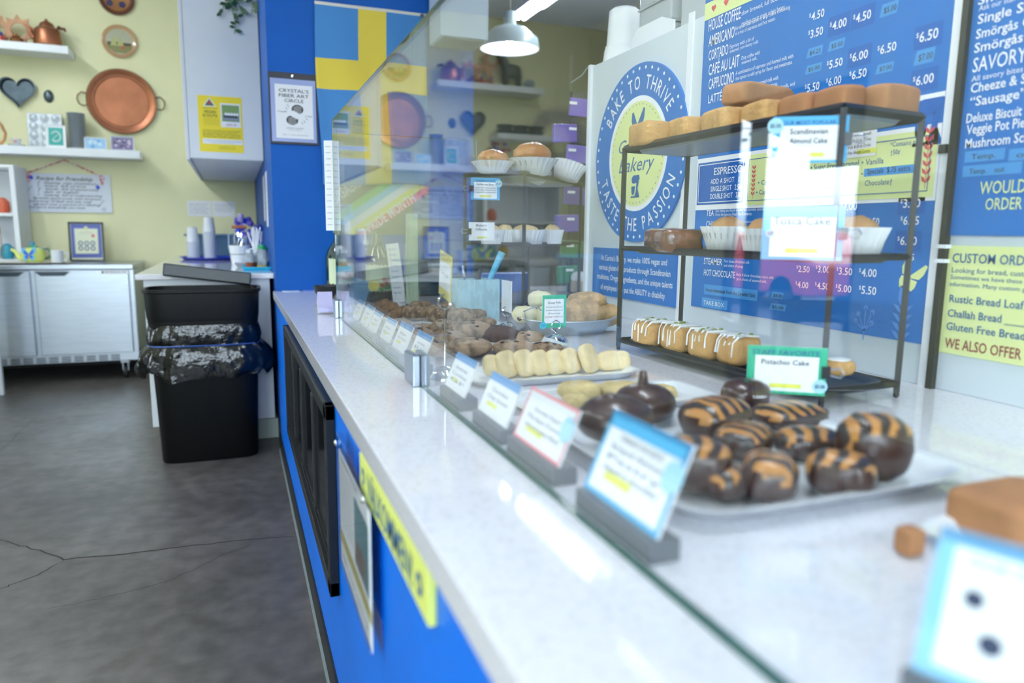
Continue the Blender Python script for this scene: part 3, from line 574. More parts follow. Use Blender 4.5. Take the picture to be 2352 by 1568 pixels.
t = thing('wooden_horse', 'dark painted wooden folk horse standing on the far end of the upper shelf', 'figurine', (-1.99, 7.07, 2.65))
hm = mat('dark green painted wood', '39443c', .4); m = MB()
m.blob((0, 0, .16), (.1, .045, .07), 12, p=2.5); m.tube([(.06, 0, .18), (.1, 0, .28), (.105, 0, .33)], [.05, .04, .035], 12); m.tube([(.1, 0, .34), (.15, 0, .28)], [.036, .02], 10)
for x in (-.07, .07):
    for y in (-.022, .022): m.tube([(x, y, .13), (x, y, .0)], [.03, .022], 10)
m.build('horse', hm, t, smooth=True)
t = thing('glass_globe', 'small round frosted globe beside the wooden horse on the upper shelf', 'ornament', (-2.18, 7.07, 2.65)); MB().blob((0, 0, .05), (.06, .06, .05), 12).build('globe', mat('frosted globe', '8fa0a4', .3), t, smooth=True)
for x, c, lab in ((-1.66, 'a8322c', 'tiny red and blue painted figurine at the left edge of the upper shelf'), (-1.76, '8a3a2a', 'small rust coloured figurine behind the left edge of the upper shelf')):
    t = thing('figurine', lab, 'figurine', (x, 7.04, 2.65)); MB().lathe([(.022, 0), (.028, .02), (.018, .05), (0, .055)], 14).build('body', mat('figurine '+c, c, .4), t, smooth=True); MB().blob((0, 0, .068), (.017, .017, .018), 8).build('head', mat('figurine blue', '3a4a8a', .4), t, smooth=True)
# lower shelf goods
t = thing('muffin_tin', 'grey twelve cup muffin tin leaning on the wall behind the teal framed print', 'muffin tin', (-1.435, 7.13, 1.85))
m = MB(); W2, H2 = .125, .29; T = Matrix.Rotation(-.12, 4, 'X')
m.T = T; m.box(-W2, -.004, 0, W2, .004, H2); m.build('tray', tin_l, t, bevel=.003)
m = MB(T)
for i in range(3):
    for j in range(4):
        c = Vector(((i-1)*.079, -.0045, .04+j*.07)); M2 = T @ Matrix.Translation(c) @ RX; MB(M2).lathe([(.034, 0), (.034, .003), (.03, .004), (.027, -.0), (0, -.0)] if 0 else [(.034, 0), (.033, .004), (.0305, .004), (.03, .001), (.022, .006), (0, .009)], 20).build('cup', tin_l, t, smooth=True)
t = thing('tart_tin_stack', 'tall stack of fluted silver tart tins standing on the lower wall shelf', 'tin stack', (-1.19, 7.07, 1.85))
for k in range(19): MB().lathe([(.052, k*.0155), (.068, k*.0155+.011), (.07, k*.0155+.012), (.068, k*.0155+.0145), (.05, k*.0155+.004)], 28, wave=lambda i, a: .02*math.sin(14*a)).build('tart_tin', tin_l, t)
def framed(name, lab, x, y, z, w_, h_, mats, b=.008, lean=.15, deco=None, cat='picture frame'):
    t = thing(name, lab, cat, (x, y, z)); T = Matrix.Rotation(-lean, 4, 'X')
    m = MB(T); 
    for q in ((-w_/2, 0, w_/2, b), (-w_/2, h_-b, w_/2, h_), (-w_/2, b, -w_/2+b, h_-b), (w_/2-b, b, w_/2, h_-b)): m.box(q[0], -.006, q[1], q[2], .006, q[3])
    m.build('frame', mats[0], t, bevel=.0015)
    F = Face((-w_/2, 0, 0), (1, 0, 0), (0, 0, 1)); F.mb.T = T; F.mb.box(-w_/2+b, -.001, b, w_/2-b, .004, h_-b, 0); F.O = Vector((-w_/2, -.001, 0)); deco(F, w_, h_); F.mb.build('print', mats[1:], t); return t
def d_teal(F, w_, h_):
    F.rect(.02, .02, w_-.02, h_-.02, 1, 1)
    for k in range(14): a = -2.4+k*.37; F.line([(w_/2+.028*math.cos(a), h_/2+.036*math.sin(a)), (w_/2+.038*math.cos(a+.2), h_/2+.046*math.sin(a+.2))], .006, 2, 0)
    F.line([(w_/2-.02, h_/2-.02), (w_/2+.02, h_/2+.02)], .003, 2, 0)
framed('picture_frame', 'white frame with a teal print of crossed pale leaves on the lower wall shelf', -1.335, 7.0, 1.85, .145, .185, [white_p, paper, mat('teal print', '0d9a92', .4)], deco=d_teal)
def d_ph(c1, c2, n, sd):
    def d(F, w_, h_):
        r = random.Random(sd); F.rect(.008, .008, w_-.008, h_-.008, 1, 1)
        for k in range(n): F.disc(r.uniform(.03, w_-.03), r.uniform(.02, h_-.025), r.uniform(.006, .016), 2+k*.1, 2+(k % 2), 8)
    return d
framed('photo_card', 'pale blue landscape photo card standing on the lower wall shelf', -1.05, 7.0, 1.85, .165, .1, [white_p, paper, mat('photo pale blue', '93bde0', .4), mat('photo blue', '5f97cf', .4), mat('photo haze', 'c3dcee', .4)], .005, deco=d_ph(0, 0, 12, 3), cat='photo')
framed('photo_card', 'purple toned photo card of people standing at the right end of the lower shelf', -.85, 7.0, 1.85, .175, .12, [mat('pale blue card', 'c9dcf0', .5), paper, mat('photo mauve', '776b95', .4), mat('photo dark', '3e4156', .4), mat('photo light', 'c9bcd4', .4)], .005, deco=d_ph(0, 0, 18, 5), cat='photo')
t = thing('tea_cup', 'white tea cup with a red leaf, standing on a saucer on the lower shelf', 'cup', (-1.615, 7.02, 1.85))
MB().lathe([(0, 0), (.04, .002), (.06, .01), (.062, .012), (.04, .007), (0, .006)], 28).build('saucer', white_c, t, smooth=True)
MB().lathe([(.018, .008), (.022, .012), (.036, .06), (.033, .06), (.02, .014), (0, .014)], 28).build('cup', white_c, t, smooth=True); MB().tube([(.034, 0, .05), (.052, 0, .048), (.05, 0, .03), (.028, 0, .022)], .003, 8).build('handle', white_c, t, smooth=True)
F = Face((0, -.034, .035), (1, 0, 0), (0, 0, 1))
for k in range(5): a = 2*PI*k/5+.3; F.poly([(0, 0), (.008*math.cos(a-.4), .008*math.sin(a-.4)), (.016*math.cos(a), .016*math.sin(a)), (.008*math.cos(a+.4), .008*math.sin(a+.4))], 1, 0)
F.mb.build('leaf_print', red_p, t)
t = thing('wooden_figure', 'light wood curved ornament at the left photo edge on the lower shelf', 'ornament', (-1.745, 7.05, 1.85)); MB().tube([(0, 0, 0), (.04, 0, .05), (.05, 0, .1), (.03, 0, .16), (.0, 0, .2)], .012, 8).build('figure', wood, t, smooth=True)
t = thing('flower_bunch', 'small bunch of purple and pink flowers at the left end of the lower shelf', 'flowers', (-1.9, 7.07, 1.85)); MB().lathe([(.03, 0), (.035, .08), (.02, .12)], 16).build('vase', white_c, t, smooth=True)
for k in range(14): MB().blob((rnd.uniform(-.06, .1), rnd.uniform(-.04, .04), .16+rnd.uniform(0, .1)), (.018,)*3, 6, amp=.4, fr=2, seed=k).build('blossom', mat(('violet petal', 'pink petal', 'white petal')[k % 3], ('5a49b8', 'c23a6a', 'e6e6f0')[k % 3], .6), t, smooth=True)
# painted friendship board
t = thing('recipe_board', 'white hand lettered friendship recipe board hung by a red ribbon on the wall', 'sign', (-1.32, pw, 1.33))
MB(Matrix.Rotation(-.004, 4, 'Y')).box(-.335, -.012, 0, .335, 0, .325).build('board', mat('white painted board', 'dfe5f2', .5), t, bevel=.001)
F = Face((-.335, -.012, 0), (1, 0, 0), (0, 0, 1))
F.text('Recipe for Friendship', .115, .268, .032, .42, 1, 0, shear=.35, off=.01)
for i, s in enumerate(('2   heaping  cups of patience', '1   heart  full of love', '2   hands  full of generosity', '1   dash  of  laughter', '1   heaping  full of understanding')): F.text(s, .12, .238-i*.0255, .018, (.44, .36, .46, .31, .48)[i], 1, 0, shear=.35, off=.01)
for i, s in enumerate(('Sprinkle generously with kindness', 'and plenty of faith and mix well', 'spread over a period of a lifetime', 'and serve everybody you meet')): F.text(s, (.08, .045, .08, .045)[i], .109-i*.0255, .018, (.51, .47, .5, .42)[i], 1, 0, shear=.35, off=.01)
F.line([(.035, .15), (.08, .215)], .006, 1, 1); F.line([(.56, .05), (.61, .11)], .006, 1, 1); F.ring(.605, .03, .01, .016, 1, 1, 20)
F.mb.build('lettering', [ink, mat('grey paint', '9aa2ac', .5)], t)
m = MB(); m.tube([(-.28, -.014, .32), (0, -.006, .44)], .006, 6).tube([(0, -.006, .44), (.24, -.014, .325)], .006, 6); rib = mat('red gingham ribbon', 'c22a3c', .6, var=(90, .0, .49, .51), col2='f0e6ea')
m.build('ribbon', rib, t)
for x, s in ((-.27, -1), (.27, 1)): MB().blob((x, -.02, .3), (.02, .008, .024), 6, amp=.3, seed=3).box(x-.012, -.018, .24, x+.008, -.014, .3).build('bow', rib, t); 
for x, z in ((-.25, .285), (.235, .22)): MB().blob((x, -.024, z), (.014, .006, .018), 8).build('blue_charm', mat('bright blue charm', '2a55d8', .4), t, smooth=True)
# notes by the condiment counter
for i, (x0, lab, ls) in enumerate(((-.386, 'left of two white paper notices on the yellow wall above the cups', ('Please dispose of your', 'liquid in the bus tub or in', 'the right side of the', 'counter before placing', 'your dishes in the tub.')), (-.178, 'right of two white paper notices on the yellow wall above the cups', ('Please place your', 'dirty dishes here', 'in the bus tub.', 'Thank you!')))):
    t = thing('paper_notice', lab, 'notice', (x0, pw-.001, 1.315)); MB().box(0, -.001, 0, .198, 0, .14).build('sheet', paper, t); F = Face((0, -.001, 0), (1, 0, 0), (0, 0, 1))
    for k, s in enumerate(ls): F.text(s, .099 if i else .015, .108-k*.02, .009, .16-.02*(k % 2), 1, 0, al='C' if i else 'L')
    F.mb.build('lettering', mat('grey print', '6a7280', .6), t)
# cubby shelf on the fridge
t = thing('cubby_shelf', 'white open cubby shelf standing on the steel fridge at the left photo edge', 'shelf', (-2.02, 6.97, .926))
m = MB()
for b in ((-.42, -.17, 0, -.4, .2, .76), (.385, -.17, 0, .42, .2, .76), (-.4, -.17, 0, .385, .2, .02), (-.4, -.17, .735, .385, .2, .76), (-.4, -.17, .36, .385, .2, .385), (-.4, .19, .02, .385, .2, .735)): m.box(*b)
m.build('carcass', white_p, t, bevel=.002)
for x, z, c, lab in ((-1.72, 1.311, 'c05a3c', 'terracotta coloured trinket in the upper cubby'), (-1.72, .946, '2f8fa8', 'teal glass jar in the lower cubby'), (-1.85, .946, 'b89a4a', 'tan jar deeper in the lower cubby')):
    q = thing('trinket', lab, 'ornament', (x, 6.9, z)); MB().lathe([(.04, 0), (.05, .03), (.045, .09), (.02, .12), (0, .125)], 20).build('body', mat('trinket '+c, c, .35), q, smooth=True)
q = thing('flag_stick', 'little blue and yellow flag on a stick in the lower cubby', 'flag', (-1.745, 6.86, .946)); MB().tube([(0, 0, 0), (0, 0, .26)], .003, 6).build('stick', wood, q); MB().box(-.05, -.001, .2, 0, .001, .24).build('cloth', mat('small flag blue', '2266b8', .6), q); MB().box(-.05, -.0015, .216, 0, .0015, .224).build('stripe', mat('small flag yellow', 'e8c832', .6), q)
# framed certificate
def d_cert(F, w_, h_):
    F.rect(.02, .03, w_-.02, h_-.018, 1, 1); F.rect(.045, .065, w_-.045, h_-.055, 2, 0); F.disc(w_/2, h_-.05, .015, 3, 2, 16); F.text('Carina’s Bakery', w_/2, h_-.085, .006, .08, 3, 3, al='C'); F.text('Outstanding Small Business', w_/2, h_-.1, .005, .1, 3, 3, al='C'); F.disc(w_/2+.05, h_-.115, .013, 3, 4, 16)
    for i in range(3):
        for j in range(2): F.disc(w_/2+(i-1)*.045, .11+j*.042, .019, 3, 5, 14, ry=.02); F.disc(w_/2+(i-1)*.045, .11+j*.042, .011, 4, 0, 12)
framed('certificate_frame', 'black framed certificate on purple mat leaning on the wall atop the fridge', -1.165, 6.95, .921, .262, .33, [mat('black frame', '14181f', .3), mat('cream sheet', 'e6ebd0', .6), mat('periwinkle mat', '5b68b0', .6), mat('pale gold seal', 'd8dba0', .5), ink, mat('pink seal', 'd2607a', .5), mat('slate print', '4a5f8c', .5)], .016, .1, d_cert, 'certificate')
# steel fridge on casters
t = thing('undercounter_fridge', 'long stainless steel undercounter fridge with black handles on casters', 'fridge', (-1.6, 6.75, 0))
m = MB(Matrix.Translation((1.6, -6.75, 0))); fm = steel
m.box(-2.45, 6.4, .15, -.76, 7.12, .88); m.build('cabinet', fm, t, bevel=.004)
MB(Matrix.Translation((1.6, -6.75, 0))).box(-2.46, 6.35, .882, -.755, 7.15, .92).build('worktop', fm, t, bevel=.006)
for x0, x1 in ((-2.1, -1.46), (-1.425, -.795)):
    d = MB(Matrix.Translation((1.6, -6.75, 0))).box(x0, 6.36, .222, x1, 6.4, .872).build('door', steel, t, bevel=.004)
    h = MB(Matrix.Translation((1.6, -6.75, 0))).prism([(x1-.25, .868), (x1-.03, .868), (x1-.07, .835), (x1-.21, .835)] if x0 < -2 else [(x0+.0, .868), (x0+.235, .868), (x0+.195, .835), (x0+.04, .835)], .012, Matrix(((1, 0, 0, 0), (0, 0, -1, 6.36), (0, 1, 0, 0), (0, 0, 0, 1)))).build('handle', mat('dark slate plastic', '2a3a48', .35), d)
    if x0 > -2:
        F = Face((-.985+1.6, 6.3595-6.75, .845), (1, 0, 0), (0, 0, 1)); F.rect(0, 0, .19, .03, 1, 0); F.text('BEVERAGE-AIR', .03, .009, .012, .15, 2, 1, off=.004); F.disc(.014, .015, .008, 2, 1, 10); F.mb.build('badge', [paper, ink], d)
m = MB(Matrix.Translation((1.6, -6.75, 0)))
for k in range(14):
    x = -.9-k*.085
    for j in range(4): m.box(x-.062, 6.392, .16+j*.012, x, 6.402, .165+j*.012)
m.build('vent_slots', mat('dark slot', '20262c', .6), t)
for x in (-.87, -2.3):
    for y in (6.45, 7.0):
        c = MB().box(x+1.6-.03, y-6.75-.03, .13, x+1.6+.03, y-6.75+.03, .15).box(x+1.6-.022, y-6.75-.01, .06, x+1.6-.016, y-6.75+.01, .13).box(x+1.6+.016, y-6.75-.01, .06, x+1.6+.022, y-6.75+.01, .13).build('caster', tin_l, t)
        MB(Matrix.Translation((x+1.6-.014, y-6.75, .05)) @ Matrix.Rotation(PI/2, 4, 'Y')).lathe([(0, 0), (.045, 0), (.05, .006), (.05, .022), (.045, .028), (0, .028)], 24).build('wheel', black, c, smooth=True)
# things standing on the fridge
pt = thing('serving_platter', 'cream oval platter under the butterfly teapot and mug', 'platter', (-1.5, 6.58, .9205)); MB().lathe([(0, .004), (.2, .004), (.26, .014), (.262, .011), (.2, 0), (0, 0)], 40, ex=1.15, ey=.55).build('dish', mat('cream glaze', 'd9d3c8', .25), pt, smooth=True)
t = thing('teapot', 'ceramic teapot painted with a big blue butterfly on the fridge top', 'teapot', (-1.475, 6.6, .926))
tp = mat('yellow green glaze', 'd3e07a', .2, coat=.5); m = MB(); m.lathe([(.05, 0), (.075, .02), (.088, .06), (.075, .1), (.045, .118), (0, .12)], 32); m.build('body', tp, t, smooth=True)
MB().lathe([(.045, .115), (.03, .13), (.012, .136), (.014, .15), (.02, .16), (0, .163)], 20, ms=[0, 0, 1, 1, 1]).build('lid', [mat('green glaze', '3f8f5c', .2), mat('sky glaze', '3fa6e0', .2)], t, smooth=True)
MB().tube([(-.07, 0, .03), (-.105, 0, .05), (-.115, 0, .085), (-.145, 0, .105)], [.022, .018, .014, .012], 12).build('spout', tp, t, smooth=True)
MB().tube([(.06, 0, .105), (.1, 0, .11), (.12, 0, .08), (.11, 0, .045), (.075, 0, .03)], .009, 10).build('handle', mat('dark green glaze', '3a6a52', .2), t, smooth=True)
F = Face((0, -.092, .065), (1, 0, 0), (0, 0, 1)); butterfly(F, -.012, 0, .055, 1, 0); butterfly(F, -.012, 0, .036, 2, 1); F.mb.build('butterfly_print', [mat('sky blue glaze', '5fb4e8', .25), mat('royal blue glaze', '2b5fd0', .25)], t)
t = thing('mug', 'white mug beside the butterfly teapot on the fridge', 'mug', (-1.3, 6.52, .926)); MB().lathe([(.038, 0), (.042, .004), (.044, .1), (.04, .1), (.038, .008), (0, .008)], 28).build('cup', white_c, t, smooth=True); MB().tube([(.042, 0, .08), (.07, 0, .08), (.075, 0, .045), (.06, 0, .02), (.04, 0, .02)], .007, 8).build('handle', white_c, t, smooth=True)

# ------------------------------------------------------------------ condiment station
cw = tag(bx('worktop', quartz, (-.5, 4.24, .93, .2, 7.19, .96), bevel=.003), 'white quartz top of the condiment station beside the blue wall', 'worktop')
cc = thing('condiment_cabinet', 'white condiment cabinet behind the black bin under the short quartz top', 'cabinet', (-.13, 5.6, 0))
MB(Matrix.Translation((.13, -5.6, 0))).box(-.465, 4.27, .118, .175, 7.18, .9299).build('body', white, cc, bevel=.002)
MB(Matrix.Translation((.13, -5.6, 0))).box(-.4, 4.275, 0, .19, 7.18, .113).build('toe_kick', mat('grey toe kick', 'a9b4ac', .5), cc)
uc = thing('upper_cabinet', 'tall white upper cabinet end carrying the yellow poster', 'cabinet', (0, 5.9, 1.64))
MB(Matrix.Translation((0, -5.9, -1.64))).box(-.235, 5.0, 1.64, .198, 7.19, 3.34).build('body', white, uc, bevel=.001)
for k in range(4): MB(Matrix.Translation((0, -5.9, -1.64))).box(-.257, 5.0+k*.548, 1.63, -.237, 5.54+k*.548, 3.34).build('door', white, uc, bevel=.002)
# poster on the cabinet end
t = thing('yellow_poster', 'bright yellow vegan scouts poster taped on the white cabinet end', 'poster', (-.176, 4.9995, 1.682))
F = Face((0, 0, 0), (1, 0, 0), (0, 0, 1)); F.mb.box(0, -.0012, 0, .257, 0, .34, 0); F.O = Vector((0, -.0012, 0))
F.poly([(.03, .275), (.105, .275), (.0675, .33)], 1, 1); F.poly([(.04, .28), (.095, .28), (.0675, .32)], 2, 4); F.disc(.0675, .298, .01, 3, 3, 12)
F.rect(.13, .155, .247, .3, 1, 1); F.rect(.138, .19, .24, .29, 2, 5)
for k in range(16): F.disc(.15+.0055*k, .205+.03*((k*7) % 3)/2, .009, 3+k*.05, (6, 7, 1)[k % 3], 8)
F.text('JOIN US!', .19, .165, .013, .06, 2, 3, al='C', off=.006)
for s, x, y, h, w_ in (('CALLING ALL FUTURE', .068, .262, .006, .085), ('VEGAN', .068, .235, .018, .07), ('SCOUTS!', .068, .212, .018, .085)): F.text(s, x, y, h, w_, 2, 2, al='C', off=.01)
for k in range(6): F.text('where kindness and the outdoors meet', .028, .2-k*.007, .003, .09, 1, 2)
for k, (s, w_) in enumerate((('JOIN A TROOP!  &  VOLUNTEER WITH US, OR BE A TROOP LEADER!', .22), ('MEET OTHER VEGAN FAMILIES, LEARN SURVIVAL, SEEING NATURE!', .2), ('MAKE MEMORIES, COMMUNITY SERVICE, CAMPING TRIPS', .22), ('TEACHING KIDS RESPECT, RESPONSIBILITY, COMPASSION FOR ALL!', .22))): F.text(s, .022, .128-k*.0125, .006, w_, 2, 2, off=.01)
F.rect(.018, .05, .252, .08, 1, 1); F.text('SAT. AUGUST 27, 3-5 PM AT SPRING GARDEN PARK, COLLAGE PARTIES', .135, .066, .0055, .22, 2, 2, al='C'); F.text('all ages and families welcome', .135, .056, .004, .14, 2, 2, al='C')
F.text('LEARN MORE ABOUT US ONLINE', .11, .03, .0045, .1, 2, 2); F.text('VEGANSCOUTS.ORG', .11, .02, .0045, .1, 2, 2)
F.mb.build('sheet', [mat('bright yellow print', 'f4dc28', .5), paper, ink, mat('crimson print', 'b8304a', .5), mat('badge green', '3c5a3a', .5), mat('photo green', '7c9a5c', .5), mat('photo grey', '8a93a8', .5), mat('photo navy', '2a3350', .5)], t)
# trailing vine over the cabinet
t = thing('trailing_vine', 'trailing green leafy vine hanging over the top of the white cabinet', 'plant', (.07, 4.985, 2.42))
leafm = mat('vine leaf green', '2f5a3a', .45, var=(20, .3)); stem = mat('vine stem', '5a6a48', .6)
mst = MB(); mlf = MB(); T0 = Vector((.07, 4.985, 2.42))
for pts in ([(528, -60), (520, 0), (512, 20), (506, 36)], [(535, -60), (532, 0), (535, 30), (541, 55), (539, 78)], [(548, -60), (545, 0), (552, 20), (560, 40)], [(580, -60), (578, 0), (580, 15), (578, 32)], [(532, 0), (525, 22)]):
    P = [at(x, y, Y=4.975)-T0 for x, y in pts]; mst.tube(P, .0025, 5)
    for a, b in zip(P, P[1:]):
        n_ = max(2, int((b-a).length/.016))
        for i in range(n_):
            p = a.lerp(b, i/n_); s = rnd.choice((-1, 1)); an = rnd.uniform(-1.2, .2); L_ = rnd.uniform(.03, .045)*1.1
            d = Vector((s*math.cos(an), rnd.uniform(-.5, .1), math.sin(an))).normalized(); q = d.cross(Vector((0, 1, 0))).normalized()*L_*.28
            mlf.add([p, p+d*L_*.35+q, p+d*L_*.75+q*.7, p+d*L_, p+d*L_*.75-q*.7, p+d*L_*.35-q], [(0, 1, 2, 3, 4, 5)])
mst.build('stem', stem, t); o = mlf.build('foliage', leafm, t); sm = o.modifiers.new('s', 'SOLIDIFY'); sm.thickness = .001
# blue serving tray with stacks of cups
t = thing('serving_tray', 'royal blue plastic tray under the clear cups on the condiment station', 'tray', (-.17, 6.3, .96))
MB().lathe([(0, .004), (.2, .004), (.235, .022), (.24, .022), (.2, 0), (0, 0)], 4*6, ex=1.05, ey=1.3).build('tray', mat('royal blue plastic', '1a3fd0', .3), t, smooth=True)
cupm = mat('clear cup plastic', 'eef3fa', .15, trans=.15)
for x, n, lab in ((-.315, 9, 'shorter stack of upturned clear plastic cups on the blue tray'), (-.19, 14, 'taller stack of upturned clear plastic cups on the blue tray')):
    t = thing('cup_stack', lab, 'cup stack', (x, 6.35, .966))
    for k in range(n): MB().lathe([(.05, k*.016), (.052, k*.016+.004), (.048, k*.016+.008), (.04 if k < n-1 else .036, k*.016+(.02 if k < n-1 else .12)), (0 if k == n-1 else .039, k*.016+(.02 if k < n-1 else .125))], 24).build('cup', cupm, t, smooth=True)
t = thing('bus_tub', 'grey blue plastic bus tub behind the cups against the yellow wall', 'tub', (-.1, 6.9, .96))
MB().add([(x*sx_, y*sy_, z) for z, sx_, sy_ in ((0, .25, .2), (.2, .3, .24), (.2, .32, .26), (.19, .32, .26), (.19, .3, .24), (.02, .24, .19)) for x, y in ((-1, -1), (1, -1), (1, 1), (-1, 1))], [(3, 2, 1, 0)]+[(4*i+j, 4*i+(j+1) % 4, 4*i+4+(j+1) % 4, 4*i+4+j) for i in range(5) for j in range(4)]+[(20, 21, 22, 23)]) if 0 else None
m = MB(); m.add([(x*a_, y*b_, z) for z, a_, b_ in ((0, .24, .15), (.18, .28, .19), (.18, .3, .21), (.2, .3, .21), (.2, .27, .18), (.02, .23, .14)) for x, y in ((-1, -1), (1, -1), (1, 1), (-1, 1))], [(3, 2, 1, 0)]+[(4*i+j, 4*i+(j+1) % 4, 4*i+4+(j+1) % 4, 4*i+4+j) for i in range(5) for j in range(4)]+[(20, 21, 22, 23)])
m.build('tub', mat('grey blue plastic', '5c7f9c', .4), t, bevel=.008)
t = thing('enamel_bucket', 'white enamel bucket of cutlery with a wooden bail handle', 'bucket', (.03, 5.45, .96))
MB().lathe([(.055, 0), (.075, .13), (.078, .13), (.072, .128), (.052, .004), (0, .004)], 28, ms=None).build('bucket', white_c, t, smooth=True)
MB().lathe([(.0665, .066), (.0672, .066), (.0672, .07), (.0665, .07)], 28).build('band', ink, t)
MB().tube([(-.07, 0, .125), (-.066, 0, .22), (-.045, 0, .25), (0, 0, .26), (.045, 0, .25), (.066, 0, .22), (.07, 0, .125)], .0025, 6).build('bail', tin_l, t); MB().tube([(-.045, 0, .258), (.055, 0, .258)], .011, 12).build('grip', mat('brown grip wood', 'a5623a', .5), t, smooth=True)
for k in range(12): MB().tube([(rnd.uniform(-.03, .03), rnd.uniform(-.03, .03), .01), (rnd.uniform(-.06, .06), rnd.uniform(-.05, .05), .17+rnd.uniform(0, .05))], [.003, .008], 6).build('fork', chrome, t)
t = thing('glass_dish', 'low cut glass dish in front of the enamel bucket', 'dish', (.055, 4.95, .96)); MB().lathe([(.045, 0), (.065, .028), (.062, .028), (.042, .004), (0, .004)], 24, wave=lambda i, a: .03*math.sin(12*a)).build('dish', mat('cut glass', 'd6dde4', .1, trans=.6), t)
t = thing('spice_tray', 'small cyan tray of shaker jars at the front corner of the condiment station', 'tray', (.118, 4.62, .96))
MB().lathe([(0, .004), (.06, .004), (.085, .018), (.087, .016), (.065, 0), (0, 0)], 4, ex=.93, ey=1.25).build('tray', mat('cyan plastic', '22b4dc', .35), t) if 0 else None
m = MB(); m.add([(x*a_, y*b_, z) for z, a_, b_ in ((0, .068, .1), (.022, .08, .115), (.022, .083, .118), (.019, .083, .118), (-.0, .073, .105)) for x, y in ((-1, -1), (1, -1), (1, 1), (-1, 1))]+[(-.066, -.098, .003), (.066, -.098, .003), (.066, .098, .003), (-.066, .098, .003)], [(4*i+j, 4*i+(j+1) % 4, 4*i+4+(j+1) % 4, 4*i+4+j) for i in range(4) for j in range(4)]+[(20, 21, 22, 23), (16, 19, 18, 17)]); m.build('tray', mat('cyan plastic', '22b4dc', .35), t, bevel=.002)
jarg = mat('jar glass', 'd4dfe6', .08, trans=.6)
for x, y, r, h, c, f_, cap, lab in ((.08, 4.58, .026, .12, '8a4a28', .5, tin_l, 'glass shaker of cinnamon with a metal top on the cyan tray'), (.115, 4.63, .02, .1, '6a4436', .6, tin_l, 'thin glass shaker of brown spice behind the cinnamon on the cyan tray'), (.15, 4.57, .03, .145, 'c2a23c', .25, None, 'tall clear bottle with green cap and amber syrup on the cyan tray'), (.172, 4.66, .022, .13, '2f7ab4', .5, None, 'narrow blue bottle with green cap at the back of the cyan tray')):
    t = thing('shaker_jar', lab, 'jar', (x, y, .9635)); MB().lathe([(r*.9, 0), (r, .004), (r, h*.72), (r*.7, h*.85), (r*.7, h*.88), (0, h*.88)], 20).build('glass_body', jarg, t, smooth=True)
    MB().lathe([(0, .003), (r*1.01, .003), (r*1.01, h*.72*f_), (0, h*.72*f_)], 20).build('contents', mat('spice '+c, c, .7), t); MB().lathe([(r*.78, h*.84), (r*.78, h), (0, h*1.01)], 20).build('cap', cap or mat('green cap', '1f9a5c', .4), t, smooth=True)
t = thing('straw_cup', 'cup of white paper wrapped straws at the blue wall', 'straw cup', (.13, 5.0, .96)); MB().lathe([(.04, 0), (.045, .12), (.042, .12), (.038, .004), (0, .004)], 20).build('cup', cupm, t, smooth=True)
for k in range(14): MB().tube([(rnd.uniform(-.02, .02), rnd.uniform(-.02, .02), .01), (rnd.uniform(-.05, .04), rnd.uniform(-.05, .05), .23+rnd.uniform(-.02, .03))], .0045, 6).build('straw', paper, t)
t = thing('flower_vase', 'vase of violet and blue artificial flowers in the corner of the condiment station', 'flowers', (.1, 5.75, .96)); MB().lathe([(.04, 0), (.05, .05), (.03, .12), (.035, .14)], 20).build('vase', mat('dark blue vase', '2b3a7a', .3), t, smooth=True)
for k in range(30): MB().blob((rnd.uniform(-.09, .09), rnd.uniform(-.09, .09), .2+rnd.uniform(-.04, .14)), (.022,)*3, 6, amp=.5, fr=2.5, seed=k).build('blossom', mat(('violet petal', 'blue petal', 'pale petal')[k % 3], ('5a49b8', '3048d0', 'b0a8e0')[k % 3], .6), t, smooth=True)
t = thing('paper_card', 'white folded card standing behind the violet flowers', 'card', (.03, 5.6, 1.16)); t.location = (.055, 6.05, .96); MB().box(-.03, -.002, 0, .03, .002, .3).build('card', paper, t)
for k, (y, z, hh) in enumerate(((5.25, 1.26, .3), (4.85, 1.22, .34), (4.55, 1.18, .3))):
    t = thing('taped_sheet', ('far white sheet taped on the narrow blue wall above the flowers', 'middle white sheet taped on the narrow blue wall', 'near white sheet taped on the narrow blue wall above the shakers')[k], 'notice', (.2025, y, z)); MB().box(-.0012, -.11, 0, 0, .11, hh).build('sheet', paper, t)
    F = Face((-.0012, .1, 0), (0, -1, 0), (0, 0, 1))
    for q in range(6): F.text('please sort your recycling', .01, hh-.05-q*.035, .01, .17, 1, 0)
    F.mb.build('lettering', MATS['grey print'], t)

# ------------------------------------------------------------------ black bin
t = thing('trash_bin', 'tall black plastic trash bin with a shiny black liner in front of the cabinet', 'trash bin', (-.165, 4.06, 0))
plastic = mat('black bin plastic', '040506', .45, spec=.25, bump=(8, .03, .01)); linerm = mat('shiny black liner', '030405', .16, coat=.1, bump=(9, .6, .03))
def rring(hx, hy, z, n=64, p=5, f=None):
    o = []
    for j in range(n):
        a = 2*PI*j/n; c, s = math.cos(a), math.sin(a); x = math.copysign(abs(c)**(2/p), c)*hx; y = math.copysign(abs(s)**(2/p), s)*hy; k = f(a, z) if f else (1, 0)
        o.append((x*k[0], y*k[0], z+k[1]))
    return o
def loft(mb, rings, m=0, cap0=False, cap1=False):
    n = len(rings[0]); mb.add([p for r in rings for p in r], [(i*n+j, i*n+(j+1) % n, (i+1)*n+(j+1) % n, (i+1)*n+j) for i in range(len(rings)-1) for j in range(n)]+([tuple(range(n))[::-1]] if cap0 else [])+([tuple(range((len(rings)-1)*n, len(rings)*n))] if cap1 else []), m)
m = MB(); loft(m, [rring(.232, .125, .0), rring(.236, .13, .01), rring(.262, .15, .72), rring(.265, .152, .74)], 0, True); m.build('body', plastic, t, smooth=True)
